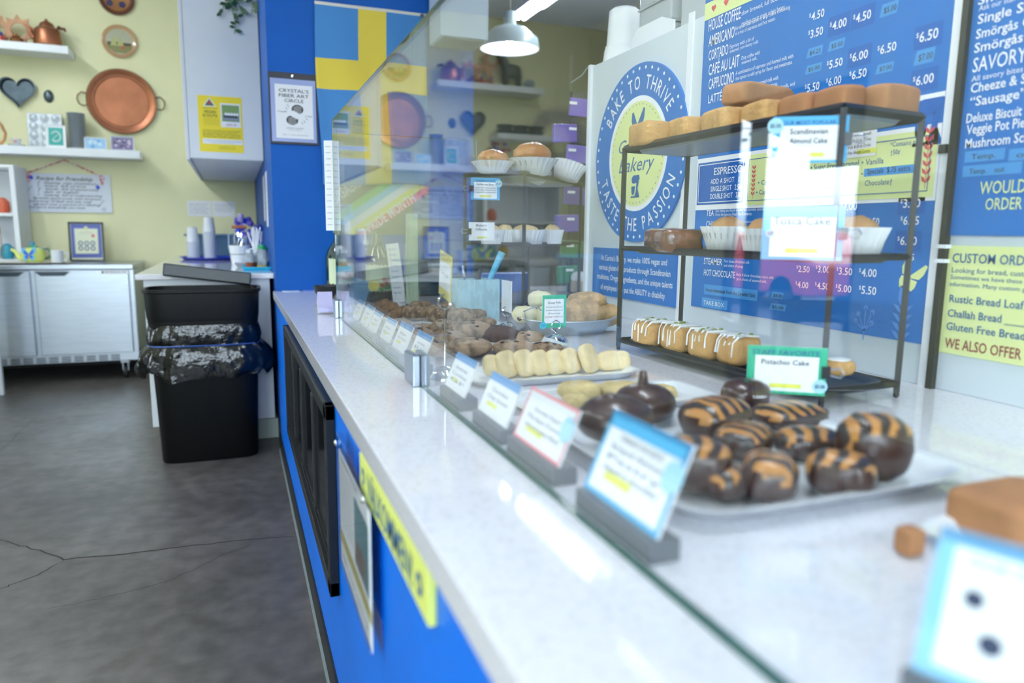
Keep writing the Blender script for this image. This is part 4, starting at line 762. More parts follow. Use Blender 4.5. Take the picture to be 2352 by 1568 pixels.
m = MB(); loft(m, [rring(.262, .15, .735), rring(.268, .155, .76), rring(.274, .158, .88), rring(.282, .166, .885), rring(.282, .166, .9), rring(.265, .15, .9), rring(.255, .14, .7)], 0); m.build('rim', plastic, t, smooth=True)
def wr(amp, dz=0): return lambda a, z: (1+amp*(noise.noise(Vector((math.cos(a)*3, math.sin(a)*3, z*9)))+.6*noise.noise(Vector((math.cos(a)*9, math.sin(a)*9, z*22)))), dz*noise.noise(Vector((math.cos(a)*2.5, math.sin(a)*2.5, 5))))
m = MB(); N_ = 160
zz = [.72, .695, .67, .655, .64, .628, .62, .61, .595, .575, .55, .525, .5, .475, .455, .45]; rr = [.262, .27, .274, .276, .275, .272, .268, .275, .29, .305, .318, .326, .33, .325, .31, .295]
loft(m, [rring(r, min(r*.6, .172)+(.004 if i > 8 else 0), z, N_, 4, wr(.03 if i < 7 else .07, 0 if i < 9 else .05*(i-8)/6)) for i, (z, r) in enumerate(zip(zz, rr))]); m.build('liner', linerm, t, smooth=True, ang=60)
m = MB(); loft(m, [rring(.2715, .168, .612, 64, 4), rring(.274, .171, .616, 64, 4), rring(.2715, .168, .62, 64, 4)]); m.build('elastic_band', mat('blue elastic', '23488c', .4), t)
t = thing('bin_lid', 'black box shaped bin lid propped askew behind the bin rim under the worktop', 'lid', (-.145, 4.14, .93)); MB(Matrix.Rotation(.13, 4, 'Y') @ Matrix.Rotation(-.12, 4, 'X')).box(-.215, -.03, -.0, .215, .05, .065).build('lid', mat('dark grey bin plastic', '1e252b', .35), t, bevel=.006)

# ------------------------------------------------------------------ items on the blue column
t = thing('hanging_flag', 'blue flag with a yellow cross hanging sideways from its white hem on the column', 'flag', (.74, 4.025, 1.75))
fb, fy, fw = mat('faded flag blue', '3f7fc0', .8), mat('flag yellow', 'd9c34a', .8), mat('flag hem canvas', 'd8d4cc', .8)
m = MB(); nx, nz = 40, 60; X0, X1, Z0, Z1 = .44, 1.035, 1.45, 2.372
def fold(x, z): return 4.018-.012*(1+math.sin(x*24+1.2*math.sin(z*3)))*min(1, (2.4-z)*1.6)
vs = []; 
for j in range(nz+1):
    for i in range(nx+1): x = X0+(X1-X0)*i/nx; z = Z0+(Z1-Z0)*j/nz; vs.append((x-.74+.02*math.sin(z*5)*(2.37-z), fold(x, z)-4.025, z-1.75+.01*math.sin(x*9)*(1-(z-1.45))))
fs = []; ms = []
for j in range(nz):
    for i in range(nx):
        x = X0+(X1-X0)*(i+.5)/nx; z = Z0+(Z1-Z0)*(j+.5)/nz; fs.append((j*(nx+1)+i, j*(nx+1)+i+1, (j+1)*(nx+1)+i+1, (j+1)*(nx+1)+i))
        ms.append(2 if z > 2.35 else 1 if (.665 < x < .81 or 1.945 < z < 2.095) else 0)
m.add(vs, fs); m.m = ms; o = m.build('cloth', [fb, fy, fw], t, smooth=True); sm = o.modifiers.new('s', 'SOLIDIFY'); sm.thickness = .0015
MB(Matrix.Translation((.265, -.02, .605)) @ RX).lathe([(.006, 0), (.012, 0), (.012, .003), (.006, .003)], 16).build('grommet', tin, t)
t = thing('sleeve_notice', 'clear sleeve with black top bar holding a yarn circle notice on the blue column', 'notice', (.198, 4.0285, 1.645))
MB().box(.0, -.006, 0, .243, 0, .36).build('backing', mat('navy backing', '161b2a', .4), t, bevel=.001)
F = Face((0, -.0065, 0), (1, 0, 0), (0, 0, 1)); F.rect(.008, .012, .234, .328, 1, 0); F.rect(.03, .03, .218, .3, 2, 1)
for s, y, w_ in (('CRYSTAL’S', .262, .15), ('FIBER ART', .237, .15), ('CIRCLE', .212, .095)): F.text(s, .124, y, .017, w_, 3, 2, al='C', off=.008)
for cx, cy in ((.14, .178), (.112, .122)):
    F.disc(cx, cy, .03, 3, 3, 20, ry=.024)
    for k in range(-2, 3): F.line([(cx-.02, cy+k*.008-.008), (cx, cy+k*.008), (cx+.02, cy+k*.008-.004)], .0018, 4, 1)
F.poly([(.098, .148), (.118, .172), (.155, .152), (.135, .128)], 5, 1)
for x0, y0_, x1, y1_ in ((.08, .185, .09, .175), (.09, .2, .097, .187), (.075, .168, .086, .162), (.17, .125, .178, .113), (.16, .118, .164, .104), (.18, .136, .19, .128)): F.line([(x0, y0_), (x1, y1_)], .002, 3, 2)
F.text('Fridays', .04, .16, .008, .04, 3, 2, shear=.2); F.text('6-7pm', .178, .143, .008, .035, 3, 2, shear=.2); F.text('CARINA’S BAKERY', .125, .078, .008, .09, 3, 4, al='C'); F.text('12500 SW BROADWAY', .125, .07, .004, .06, 3, 4, al='C'); F.text('JOIN US - SMALL BEGINNINGS', .125, .045, .005, .13, 3, 4, al='C')
F.mb.build('sheet', [mat('pale periwinkle sleeve', '8f9ccf', .25), mat('cool white paper', 'dfe2ec', .6), ink, mat('graphite print', '3b3b40', .6), MATS['grey print']], t)
MB(Matrix.Translation((.118, -.007, .343)) @ RX).lathe([(0, 0), (.006, 0), (.006, .002), (0, .003)], 14).build('eyelet', chrome, t)
# disability pride poster lower on the column
t = thing('pride_poster', 'dark disability pride poster with faded rainbow diagonal on the column behind the glass', 'poster', (.505, 4.0285, 1.18))
p0, p1 = at(768, 400, Y=4.028), at(990, 528, Y=4.028); W_, H_ = p1.x-p0.x, .38
MB().box(0, -.002, 0, W_, 0, H_).build('sheet', mat('charcoal print', '6a7050', .6), t)
F = Face((0, -.002, 0), (1, 0, 0), (0, 0, 1)); a0 = math.atan2(H_, W_*.8)
cols = ['7ec860', '8fd0e8', 'eef2f0', 'e6e860', 'e0605c']
sl = .68
def clipx(c):
    return [(x, sl*x+c) for x in (max(0, -c/sl), min(W_, (H_-c)/sl))]
for k in range(5):
    c0 = .1-k*.045; c1 = c0-.045; A_ = clipx(c0); B_ = clipx(c1); F.poly([A_[0], B_[0], B_[1], A_[1]], 1, k)
F.text('DISABILITY', .02, .17, .055, .25, 2, 5, rot=.6, off=.015); F.text('PRIDE MONTH', .2, .01, .055, .32, 2, 5, rot=.6, off=.015)
F.mb.build('lettering', [mat('print '+c, c, .6) for c in cols]+[paper], t)

# ------------------------------------------------------------------ pastry display
ORD = ['leftmost', 'second from left', 'third from left', 'fourth from left', 'fifth from left', 'sixth from left', 'seventh from left', 'eighth from left', 'ninth from left', 'tenth from left', 'eleventh from left', 'twelfth from left']
CT = .876
def plate(lab, x0, y0, x1, y1, h=.016, mt=None, name='serving_plate', cat='plate', rz=0, z=CT, lip=.012):
    cx, cy = (x0+x1)/2, (y0+y1)/2; hx, hy = (x1-x0)/2, (y1-y0)/2; t = thing(name, lab, cat, (cx, cy, z), rz); m = MB()
    loft(m, [rring(hx*.86, hy*.82, .0, 48, 6), rring(hx*.9, hy*.87, .0015, 48, 6), rring(hx-.002, hy-.002, h-.001, 48, 7), rring(hx, hy, h, 48, 7), rring(hx-lip, hy-lip, h-.001, 48, 7), rring(hx*.88, hy*.83, .005, 48, 6)], 0, True, True)
    m.build('dish', mt or white_c, t, smooth=True); return t
def lump(name, lab, cat, px, py, w_, h_, m, Y=None, zb=.884, dep=.9, amp=.08, fr=3, p=2.3, rz=0, group=None, mf=None, tilt=0, n=14, seed=None, extra=None, snap=False):
    if Y is None:
        b = at(px, py+h_/2, Z=zb); s = (b-CAM).dot(FF)/FOC; rx = w_/2*s; ry = rx*dep; dirv = Vector((b.x, b.y, 0)).normalized(); c = b+dirv*ry*.85; c.z = 0
        s = ((c+Vector((0, 0, CAMZ)))-CAM).dot(FF)/FOC; rx = w_/2*s; ry = rx*dep; hh = max(.008, (h_*s-2*ry*.2)/1.02/2 if h_ > 30 else h_*s/2*.8); zc = zb+hh
    else:
        c, s = cen(px, py, Y=Y); zc = c.z; rx = w_/2*s; ry = rx*dep; hh = h_/2*s*.92
        if snap: zc = zb+hh
    t = thing(name, lab, cat, (c.x, c.y, zc), rz, group); sd = seed if seed is not None else rnd.randint(1, 999)
    o = MB(Matrix.Rotation(tilt, 4, 'Y')).blob((0, 0, 0), (rx, ry, hh), n, amp=amp, fr=fr, seed=sd, p=p, mf=mf).build('crumb' if name != 'wrapper' else name, m, t, smooth=True, ang=70)
    if extra: extra(t, rx, ry, hh, sd)
    return t
ckm = mat('oat cookie', '9a8168', .8, var=(55, .55, .4, .6), bump=(70, 1, .012)); gm = mat('ginger cookie', 'a07e5c', .75, var=(60, .35), bump=(90, .8, .008))
chipm = mat('chip cookie dough', 'a18a74', .8, var=(22, .5, .36, .5), bump=(60, 1, .01)); choc = mat('dark chocolate', '3a2420', .3, coat=.3, bump=(20, .1, .002)); dcook = mat('chocolate cookie', '4a2f28', .8, bump=(90, .5, .004))
short_m = mat('shortbread', 'f0dcae', .8, var=(20, .15), bump=(60, .7, .006)); scone = mat('scone crust', 'd8c28c', .85, var=(14, .3), bump=(40, 1, .012)); bread = mat('golden cake crust', 'd2a468', .8, var=(9, .3), bump=(60, .9, .008)); breadd = mat('brown cake crust', 'b07a50', .7, var=(9, .25), bump=(70, .4, .003))
bisc = mat('biscuit crust', 'cda878', .85, var=(18, .4), bump=(45, 1, .014)); pale = mat('pale pastry', 'e6dfb8', .7, var=(12, .2), bump=(50, .4, .004))
plate('far white porcelain plate holding the dark oat and ginger cookies', .45, 2.12, .85, 2.74)
plate('white porcelain plate of big chocolate chip cookies behind the steel clamp', .45, 1.74, .86, 2.05)
plate('narrow white porcelain plate of pale round shortbread behind the second card', .445, 1.37, .86, 1.56)
plate('white porcelain plate of pale scones half hidden by chocolate domes', .46, 1.1, .87, 1.28)
plate('large near white porcelain plate of chocolate dipped pastries', .44, .6, .9, 1.03, .024, lip=.015)
def chips(mt, n, sz):
    def f(t, rx, ry, hh, sd):
        r = random.Random(sd); m = MB()
        for k in range(n):
            a = r.uniform(0, 2*PI); q = r.uniform(0, .85); z = math.sqrt(max(0, 1-q*q)); m.blob((rx*q*math.cos(a), ry*q*math.sin(a), hh*z*.98), (sz*r.uniform(.6, 1.2), sz*r.uniform(.6, 1.2), sz*.45), 5, amp=.3, fr=2, seed=k)
        m.build('topping', mt, t, smooth=True).__setitem__('kind', 'stuff')
    return f
sug = mat('coarse sugar', 'f2eee6', .4); och = chips(sug, 14, .0025); cch = chips(choc, 6, .008)
for k, (px, py, w_, h_, Y) in enumerate(((875, 702, 46, 26, 2.72), (894, 711, 48, 26, 2.66), (912, 720, 50, 26, 2.6))): lump('ginger_cookie', ORD[k]+' of three ginger cookies on edge on the far plate', 'cookie', px, py, w_, h_, gm, Y=Y, amp=.05, p=2.8, dep=.5, tilt=-.5, group='ginger cookies on edge', extra=chips(choc, 5, .003))
L1 = [(955, 717, 62, 40, 2.52), (965, 702, 50, 26, 2.66), (1000, 722, 62, 48, 2.5), (1030, 712, 60, 40, 2.6), (1060, 728, 66, 46, 2.45), (1090, 722, 56, 28, 2.5)]
for k, (px, py, w_, h_, Y) in enumerate(L1): lump('oat_cookie', ORD[k]+' oat cookie in the back of the far cookie pile', 'cookie', px, py, w_, h_, ckm, Y=Y, p=2.4, group='oat cookies, back row', extra=och)
L1 = [(918, 742, 52, 38), (968, 752, 52, 36), (1022, 748, 66, 52), (1110, 737, 62, 34)]
for k, (px, py, w_, h_) in enumerate(L1): lump('oat_cookie', ORD[k]+' oat cookie in the front row of the far pile', 'cookie', px, py, w_, h_, ckm, p=2.4, group='oat cookies, front row', extra=och)
L2 = [(970, 770, 60, 36, 2.02), (1030, 775, 84, 38, 1.98), (1085, 757, 90, 44, 2.02), (1150, 768, 80, 44, 1.97), (1205, 775, 90, 34, 1.97)]
for k, (px, py, w_, h_, Y) in enumerate(L2): lump('chip_cookie', ORD[k]+' cookie along the back of the chocolate chip plate', 'cookie', px, py, w_, h_, dcook if k in (3,) else chipm, Y=Y, p=2.3, group='chip cookies, back row', extra=cch)
L2 = [(1005, 800, 60, 46), (1080, 792, 104, 62), (1180, 795, 98, 56), (1255, 798, 80, 46)]
for k, (px, py, w_, h_) in enumerate(L2): lump('chip_cookie', ORD[k]+' big chocolate chip cookie in the front row', 'cookie', px, py, w_, h_, chipm if k < 3 else ckm, p=2.3, group='chip cookies, front row', extra=cch)
Ls = [(1128, 838, 40, 46, 1.0), (1165, 858, 72, 62, .3), (1205, 856, 60, 62, .4), (1240, 860, 56, 58, .5), (1275, 862, 56, 56, .6), (1310, 860, 60, 58, .4), (1352, 856, 76, 66, .2), (1400, 862, 66, 44, .9), (1425, 862, 44, 42, 1.1)]
for k, (px, py, w_, h_, r) in enumerate(Ls):
    c, s = cen(px, py, Y=1.46); c.z = max(c.z, .886+h_/2*s*.8); t = thing('shortbread', ORD[k]+' pale round shortbread leaning in the row', 'shortbread', (c.x, c.y, c.z), 0, 'row of shortbread'); R = (Matrix.Rotation(.9-r*.9, 4, 'Z') @ Matrix.Rotation(1.15, 4, 'X'))
    MB(R).blob((0, 0, 0), (w_/2*s*1.0, h_/2*s*1.05, .013), 14, p=3, amp=.03, fr=3, seed=k).build('crumb', short_m, t, smooth=True)
for k, (px, py, w_, h_) in enumerate(((1330, 895, 100, 44), (1322, 918, 62, 34), (1425, 895, 110, 40), (1515, 902, 80, 42))): lump('scone', ORD[k]+' pale crumbly scone behind the chocolate domes', 'scone', px, py, w_, h_, scone, Y=(1.2, 1.14, 1.2, 1.19)[k], p=2.6, amp=.12, group='pale scones', dep=.8)
strm = mat('striped almond glaze', 'd69a4e', .35, coat=.3)
n_ = strm.node_tree.nodes; wv = n_.new('ShaderNodeTexWave'); wv.inputs['Scale'].default_value = 12; wv.inputs['Distortion'].default_value = 7; wv.inputs['Detail'].default_value = 2
tcn = n_.new('ShaderNodeTexCoord'); rp = n_.new('ShaderNodeValToRGB'); rp.color_ramp.elements[0].position = .4; rp.color_ramp.elements[1].position = .68; rp.color_ramp.elements[0].color = (.02, .012, .012, 1); rp.color_ramp.elements[1].color = (*lin('b07a3c'), 1)
strm.node_tree.links.new(tcn.outputs['Object'], wv.inputs['Vector']); strm.node_tree.links.new(wv.outputs['Fac'], rp.inputs[0]); strm.node_tree.links.new(rp.outputs[0], n_['Principled BSDF'].inputs['Base Color'])
def nub(dx, hgt):
    def f(t, rx, ry, hh, sd): MB().tube([(dx, 0, hh*.8), (dx*1.1, 0, hh*1.05), (dx*1.15, 0, hh+hgt)], [rx*.3, rx*.16, rx*.1], 12).build('chocolate_tip', choc, t, smooth=True)
    return f
lump('chocolate_dome', 'smooth chocolate coated dome with a small nub beside the pink bordered card', 'pastry', 1410, 960, 190, 150, choc, zb=.895, amp=.03, p=2.1, extra=nub(-.01, .004))
lump('chocolate_dome', 'chocolate coated dome with a tall pointed tip in front of the scones', 'pastry', 1480, 925, 150, 100, choc, Y=1.02, amp=.03, p=2.0, extra=nub(-.004, .022))
for k, (px, py, w_, h_, Y, rz, lab) in enumerate(((1640, 955, 190, 125, .93, .3, 'at the back left behind the blue card'), (1588, 1065, 185, 165, .76, -.5, 'leaning upright right behind the large blue card'), (1708, 905, 125, 100, 1.02, .2, 'dark one peeking out behind the rest'), (1810, 950, 190, 84, .93, .1, 'lying flat in the middle back'), (1762, 1090, 175, 140, .7, .9, 'in the middle front by the plate rim'), (1925, 1085, 160, 135, .7, -.9, 'at the right front by the plate rim'), (1998, 1020, 170, 190, .82, -.4, 'tallest at the right end with a dark dipped side'), (1705, 1008, 175, 105, .9, .6, 'wedged in the centre of the plate'), (1855, 1015, 160, 100, .9, -.3, 'between the tallest one and the centre one'), (1668, 1105, 130, 100, .7, .4, 'at the front rim right beside the blue card'))):
    lump('dipped_pastry', 'chocolate dipped striped almond pastry '+lab, 'pastry', px, py, w_, h_, [strm, choc], zb=.881, amp=.07, p=2.6, rz=rz, mf=(lambda i, j: 0 if i < .36+.08*math.sin(j*14) else 1) if k != 2 else (lambda i, j: 1), group='striped almond pastries', dep=.75)
lump('caramel_bar', 'blurred brown cake bar at the right photo edge behind the near card', 'cake', 2335, 1185, 270, 140, breadd, Y=.5, p=6, amp=.02, dep=.7)
lump('caramel_bar', 'small blurred brown cake corner left of the near blue bordered card', 'cake', 2092, 1215, 55, 70, breadd, Y=.5, zb=.877, snap=True, p=5, amp=.03)
plate('white plate mostly outside the frame under the brown cake bars', .665, .3, 1.15, .54)

# cards in holders along the glass
hold = mat('dark grey holder', '4e555e', .45); lblue = mat('sky blue print', '48b0e6', .45); hblue = mat('soft blue header', '7fb0ea', .45); pink = mat('pink print', 'ee8a96', .5); hl = MATS['highlighter']; tealg = mat('green print', '22b48c', .45); stick = mat('pale blue sticker', 'a9daf2', .45)
def price_card(lab, y0, y1, h_, style, x=.379, z=.9, rz=0, lines=()):
    w_ = y0-y1; t = thing('price_card', lab, 'price card', (x, (y0+y1)/2, CT), rz)
    MB().box(-.012, -w_/2-.004, 0, .024, w_/2+.004, .024).build('holder', hold if style != 'far' else acryl, t, bevel=.002)
    T = Matrix.Translation((0, 0, z-CT)) @ Matrix.Rotation(.4, 4, 'Y'); m = MB(T).box(-.002, -w_/2, 0, .0008, w_/2, h_)
    m.build('card', paper, t); F = Face((-.0012-.0008, w_/2, 0), (0, -1, 0), (0, 0, 1)); F.mb.T = T; F.rect(0, 0, w_, h_, 1, 5)
    if style in ('far', 'blue'): F.rect(0, h_-.014, w_, h_, 2, 0)
    if style == 'pink': F.frame(0, 0, w_, h_, .004, 2, 2)
    if style == 'sky': F.frame(0, 0, w_, h_, .006, 2, 1); F.rect(0, h_-.019, w_, h_, 2, 1)
    for k, s in enumerate(lines): F.text(s, w_*.5, h_-.03-k*.0125, .007, w_*(.7 if k else .55), 3, 3, al='C')
    F.rect(w_*.2, h_*.22, w_*.55, h_*.32, 2, 4)
    F.mb.build('print', [hblue, lblue, pink, mat('faded ink', '6f7890', .6), hl, paper], t)
    if style in ('pink', 'sky', 'tag'): MB(T @ Matrix.Translation((-.006, -w_/2+.008, h_*.62)) @ Matrix.Rotation(-PI/2, 4, 'Y')).lathe([(0, 0), (.017, 0), (.017, .0012), (0, .0012)], 28, ey=1).build('price_sticker', stick, t)
    return t
far_l = ['blue headed price card nearest the steel clamp at the far glass end', 'second blue headed price card from the far glass end', 'third blue headed price card from the far glass end', 'fourth blue headed price card from the far glass end', 'fifth and tallest blue headed price card before the steel clamp']
for k, (a, b, hh) in enumerate(((2.54, 2.43, .066), (2.37, 2.24, .066), (2.22, 2.1, .062), (2.03, 1.9, .062), (1.856, 1.72, .07))): price_card(far_l[k], a, b, hh, 'far', lines=('ginger', 'oat raisin'))
price_card('blue headed price card just behind the middle steel clamp', 1.69, 1.56, .068, 'blue', x=.386, lines=('cookie', '$3.50'))
price_card('blue headed price card beside the shortbread plate', 1.342, 1.216, .07, 'blue', lines=('Shortbread', 'Cookies', 'GF'))
price_card('blue headed price card with yellow highlight between shortbread and the pink card', 1.133, 1.0, .07, 'blue', lines=('Chocolate', 'Chip Scone'))
price_card('pink bordered price card with a round pale sticker', .965, .805, .078, 'pink', lines=('Chocolate Dipped', 'Marzipan Domes', 'almond paste filled'))
price_card('large sky blue bordered price card with round blue sticker in front of the striped pastries', .731, .572, .1, 'sky', lines=('CARINA’S FAVORITE', 'Striped Almond', 'Pastry', 'dipped in chocolate'))
t = thing('price_card', 'very blurred light blue bordered price card at the bottom right corner', 'price card', (.475, .3, CT), -1.1)
Kt = (at(2112, 1225, Y=.33), at(2092, 1540, Y=.33)); KO = Kt[1]; kd = Vector((.35, -.94, 0)).normalized()
t.rotation_euler = (0, 0, 0); t.location = (KO.x, KO.y, CT); tv = (Kt[0]-Kt[1]); up_ = Vector((.3, .1, 1)).normalized(); hK = tv.length*1.02; wK = .16
F = Face((0, 0, KO.z-CT), kd, up_); nn = F.n
F.mb.add([F.P(a, b)+nn*q for q in (-.0012, 0) for a, b in ((0, 0), (wK, 0), (wK, hK), (0, hK))], [(3, 2, 1, 0), (4, 5, 6, 7), (0, 1, 5, 4), (1, 2, 6, 5), (2, 3, 7, 6), (3, 0, 4, 7)], 0)
F.frame(0, 0, wK, hK, .011, 1, 1); F.rect(0, hK-.009, wK, hK, 1, 1); F.disc(.028, .062, .006, 2, 2, 16); F.disc(.042, .036, .007, 2, 2, 16); F.text('OUR MOST POPULAR', .02, hK-.022, .007, .11, 2, 3)
F.mb.build('card', [paper, mat('light sky print', '8ccbf2', .45), mat('blue black ink', '2c3c5c', .6), mat('lilac ink', '8fa6cc', .6)], t)
Fb = MB(); 
for q in (0,): Fb.add([kd*a+nn*b+Vector((0, 0, z)) for z in (0, KO.z-CT+.002) for a, b in ((-.003, .01), (wK+.003, .01), (wK+.003, -.03), (-.003, -.03))], [(0, 1, 2, 3), (7, 6, 5, 4), (0, 4, 5, 1), (1, 5, 6, 2), (2, 6, 7, 3), (3, 7, 4, 0)])
Fb.build('holder', hold, t)

# ------------------------------------------------------------------ wire racks
def rack(name, lab, N, e1, e2, l1, l2, zs, ztop, cat='display rack'):
    t = thing(name, lab, cat, (N[0], N[1], CT)); e1 = Vector((*e1, 0)).normalized(); e2 = Vector((*e2, 0)).normalized(); P4 = [Vector((0, 0, 0)), e1*l1, e1*l1+e2*l2, e2*l2]
    for p in P4:
        q = MB().tube([p+Vector((0, 0, .012)), p+Vector((0, 0, ztop-CT))], .0078, 4).build('post', black_metal, t); MB().blob(p+Vector((0, 0, .007)), (.006, .006, .007), 6).build('foot', black, q)
    for z in zs+[ztop]:
        m = MB(); zz_ = z-CT
        for i in range(4): m.tube([P4[i]+Vector((0, 0, zz_)), P4[(i+1) % 4]+Vector((0, 0, zz_))], .0095 if z == ztop else .0065, 4)
        m.build('shelf_frame', black_metal, t)
        c = (P4[0]+P4[2])/2; m = MB(Matrix(((e1.x, e2.x, 0, c.x), (e1.y, e2.y, 0, c.y), (0, 0, 1, zz_), (0, 0, 0, 1))))
        loft(m, [rring(l1/2-.02, l2/2-.02, -.012, 32, 8), rring(l1/2-.008, l2/2-.008, .006, 32, 8), rring(l1/2-.012, l2/2-.012, .006, 32, 8), rring(l1/2-.03, l2/2-.03, -.002, 32, 8)], 0, True, True)
        m.build('tray', black_tray if z != ztop else shelf_top, t, smooth=True)
    return t
black_tray = mat('black enamel tray', '202326', .3); shelf_top = mat('grey lacquered shelf', '8f9aa2', .35)
A2 = Vector((.994, 1.742)); C2 = Vector((1.021, 1.018)); D2 = Vector((1.239, 1.041))
rack('wire_rack', 'black metal three tier rack of cakes in front of the menu board', (C2.x, C2.y), tuple(A2-C2), tuple(D2-C2), (A2-C2).length, (D2-C2).length, [.905, 1.16], 1.425)
N1 = Vector((1.05, 2.6)); e_l = Vector((-.70, .714)); e_r = Vector((.714, .70))
rack('wire_rack', 'black metal three tier rack of buns standing further back near the blue column', (N1.x, N1.y), tuple(e_r), tuple(e_l), .66, .26, [.915, 1.155], 1.425)
# top tier cakes
for k, (px, py, w_, h_) in enumerate(((1490, 316, 108, 58), (1575, 303, 100, 60), (1662, 285, 112, 70), (1752, 270, 110, 74), (1842, 258, 114, 78), (1925, 245, 110, 80), (2045, 243, 124, 84))):
    lump('almond_cake', ORD[k]+' golden almond cake slice along the top tier of the near rack', 'cake slice', px, py, w_, h_, bread if k < 4 else breadd, zb=1.424, snap=True, p=6, amp=.05, fr=2, group='almond cake slices', dep=.6, rz=1.45 if k < 6 else .1, Y=(1.66, 1.56, 1.44, 1.33, 1.23, 1.13, 1.09)[k])
lump('almond_cake', 'golden brown almond cake piece raised at the back of the top tier', 'cake slice', 1742, 225, 190, 60, breadd, Y=1.5, p=5, amp=.05, dep=.4, rz=.2)
t = thing('parchment_sheet', 'pale parchment paper sheet sticking out behind the top tier cakes', 'paper', (1.13, 1.6, 1.432)); MB(Matrix.Rotation(-.7, 4, 'Z')).box(-.1, -.001, 0, .08, .001, .05).build('sheet', mat('parchment', 'd8d2cc', .6), t)
# middle tier
gloss = mat('glazed nut loaf', '7a4c33', .25, coat=.6, var=(26, .5), bump=(50, .6, .005)); almf = mat('almond flakes', 'c9a06a', .4)
lump('almond_loaf', 'glossy brown loaf topped with almond flakes at the left of the middle tier', 'loaf', 1545, 541, 175, 58, gloss, Y=1.58, zb=1.154, snap=True, p=7, amp=.05, dep=.55, rz=1.3, extra=chips(almf, 26, .007))
pleatm = mat('white pleated paper', 'e9ebee', .7); crumb = mat('crumb topping', 'c79868', .8, bump=(60, .8, .006))
def wrapped(lab, px, py, w_, h_, Y, top, name='wrapped_bun', tilt=0, group=None, pearl=False, flare=.7):
    c, s = cen(px, py, Y=Y); r = w_/2*s; hh = h_*s; c.z = (1.154 if c.z < 1.3 else 1.4245)+hh/2; t = thing(name, lab, 'pastry', (c.x, c.y, c.z-hh/2), 0, group); T = Matrix.Rotation(tilt, 4, 'Y'); ph = .8 if pearl else 1
    MB(T).lathe([(0, .001), (r*flare, 0), (r*(flare+1)/2, hh*.45*ph), (r, hh*.8*ph), (r*.985, hh*.8*ph), (r*flare*.95, .003), (0, .003)], 72, wave=lambda i, a: (0, .03, .05, .07, .07, .03, 0)[i]*math.sin(24*a)).build('paper_cup', pleatm, t, smooth=True, ang=80)
    if top: MB(T).blob((0, 0, hh*(.85 if pearl else .6)), (r*.74, r*.72, hh*(.45 if pearl else .5)), 12, amp=.12, fr=3, seed=int(px)).build('crumb', top, t, smooth=True)
    if pearl:
        r_ = random.Random(int(px)); m = MB(T)
        for k in range(36): a = r_.uniform(0, 6.28); q = r_.uniform(0, .4); m.blob((r*q*math.cos(a), r*q*math.sin(a), hh*(1.3-.25*q)), (.004,)*3, 4, amp=.3, seed=k)
        m.build('pearl_sugar', sug, t)['kind'] = 'stuff'
    return t
wrapped('white wrapped nut topped cake at the centre of the middle tier', 1672, 540, 120, 78, 1.42, crumb, group=None)
wrapped('white wrapped cake half hidden behind the tosca card', 1745, 540, 90, 76, 1.32, crumb)
wrapped('white wrapped cake with flaked almonds at the right end of the middle tier', 1965, 538, 140, 90, 1.1, crumb)
# bottom tier: iced loaf slices
ice = mat('white icing', 'f2f4f6', .3, coat=.3); pist = mat('pistachio', '8a9a4c', .6)
def icing(t, rx, ry, hh, sd):
    r = random.Random(sd); m = MB()
    for k in range(5):
        y = -ry+2*ry*(k+.5)/5; x0 = -rx*.9; y += r.uniform(-.006, .006); m.tube([(x0*1.12, y+r.uniform(-.004, .004), -hh*r.uniform(-.5, .7)), (x0*1.08, y, hh*.6), (x0*.8, y+r.uniform(-.008, .008), hh*1.02), (0, y+r.uniform(-.02, .02), hh*1.04), (rx*.8, y+r.uniform(-.02, .02), hh*1.0)], [r.uniform(.001, .003), r.uniform(.001, .0025), .003, r.uniform(.003, .006), .002], 6)
    m.build('icing', ice, t, smooth=True); m = MB()
    for k in range(4): m.blob((r.uniform(-.6, .6)*rx, r.uniform(-.7, .7)*ry, hh*1.05), (.006, .005, .004), 5, amp=.3, seed=k)
    m.build('pistachios', pist, t)['kind'] = 'stuff'
for k, (px, py, w_, h_, Y) in enumerate(((1500, 786, 80, 62, 1.64), (1566, 797, 80, 66, 1.53), (1630, 808, 80, 70, 1.42), (1695, 822, 78, 72, 1.33))):
    lump('pistachio_cake', ORD[k]+' iced pistachio cake slice in the row on the bottom tier', 'cake slice', px, py, w_, h_, bread, Y=Y, zb=.904, snap=True, p=5, amp=.04, dep=1.0, rz=0, group='iced pistachio cake slices', extra=icing)
lump('cinnamon_roll', 'small iced cinnamon roll beyond the green card on the bottom tier', 'pastry', 1925, 842, 70, 46, bread, Y=1.1, p=2.6, amp=.1, extra=lambda t, rx, ry, hh, sd: MB().blob((0, 0, hh*.8), (rx*.8, ry*.8, hh*.35), 10, amp=.2, fr=3, seed=4).build('icing', ice, t, smooth=True))
# far rack: buns
bun = mat('baked bun', 'c98a50', .4, coat=.2, var=(8, .3))
wrapped('cardamom bun with pearl sugar in white paper, left on the far rack', 1132, 385, 96, 40, 2.66, bun, pearl=True, flare=.6)
wrapped('plump cardamom bun with pearl sugar in the middle of the far rack top', 1222, 382, 118, 56, 2.68, bun, pearl=True, flare=.6)
wrapped('white pleated bun paper tipped back behind the plump cardamom bun', 1252, 372, 60, 30, 2.85, None, name='bun_paper', tilt=-.8)
wrapped('white pleated bun paper at the right corner of the far rack top', 1300, 392, 78, 46, 2.8, None, name='bun_paper', tilt=.3)
coffc = mat('coffee cake crumb', 'dfc592', .85, bump=(60, .9, .006))
for k, (px, w_, Y) in enumerate(((1130, 60, 2.7), (1160, 56, 2.72), (1208, 90, 2.7), (1268, 52, 2.78))): wrapped(ORD[k]+' blueberry coffee cake in paper on the far rack', px, 541, w_, 40, Y, coffc, name='coffee_cake', group='coffee cakes', flare=.8)
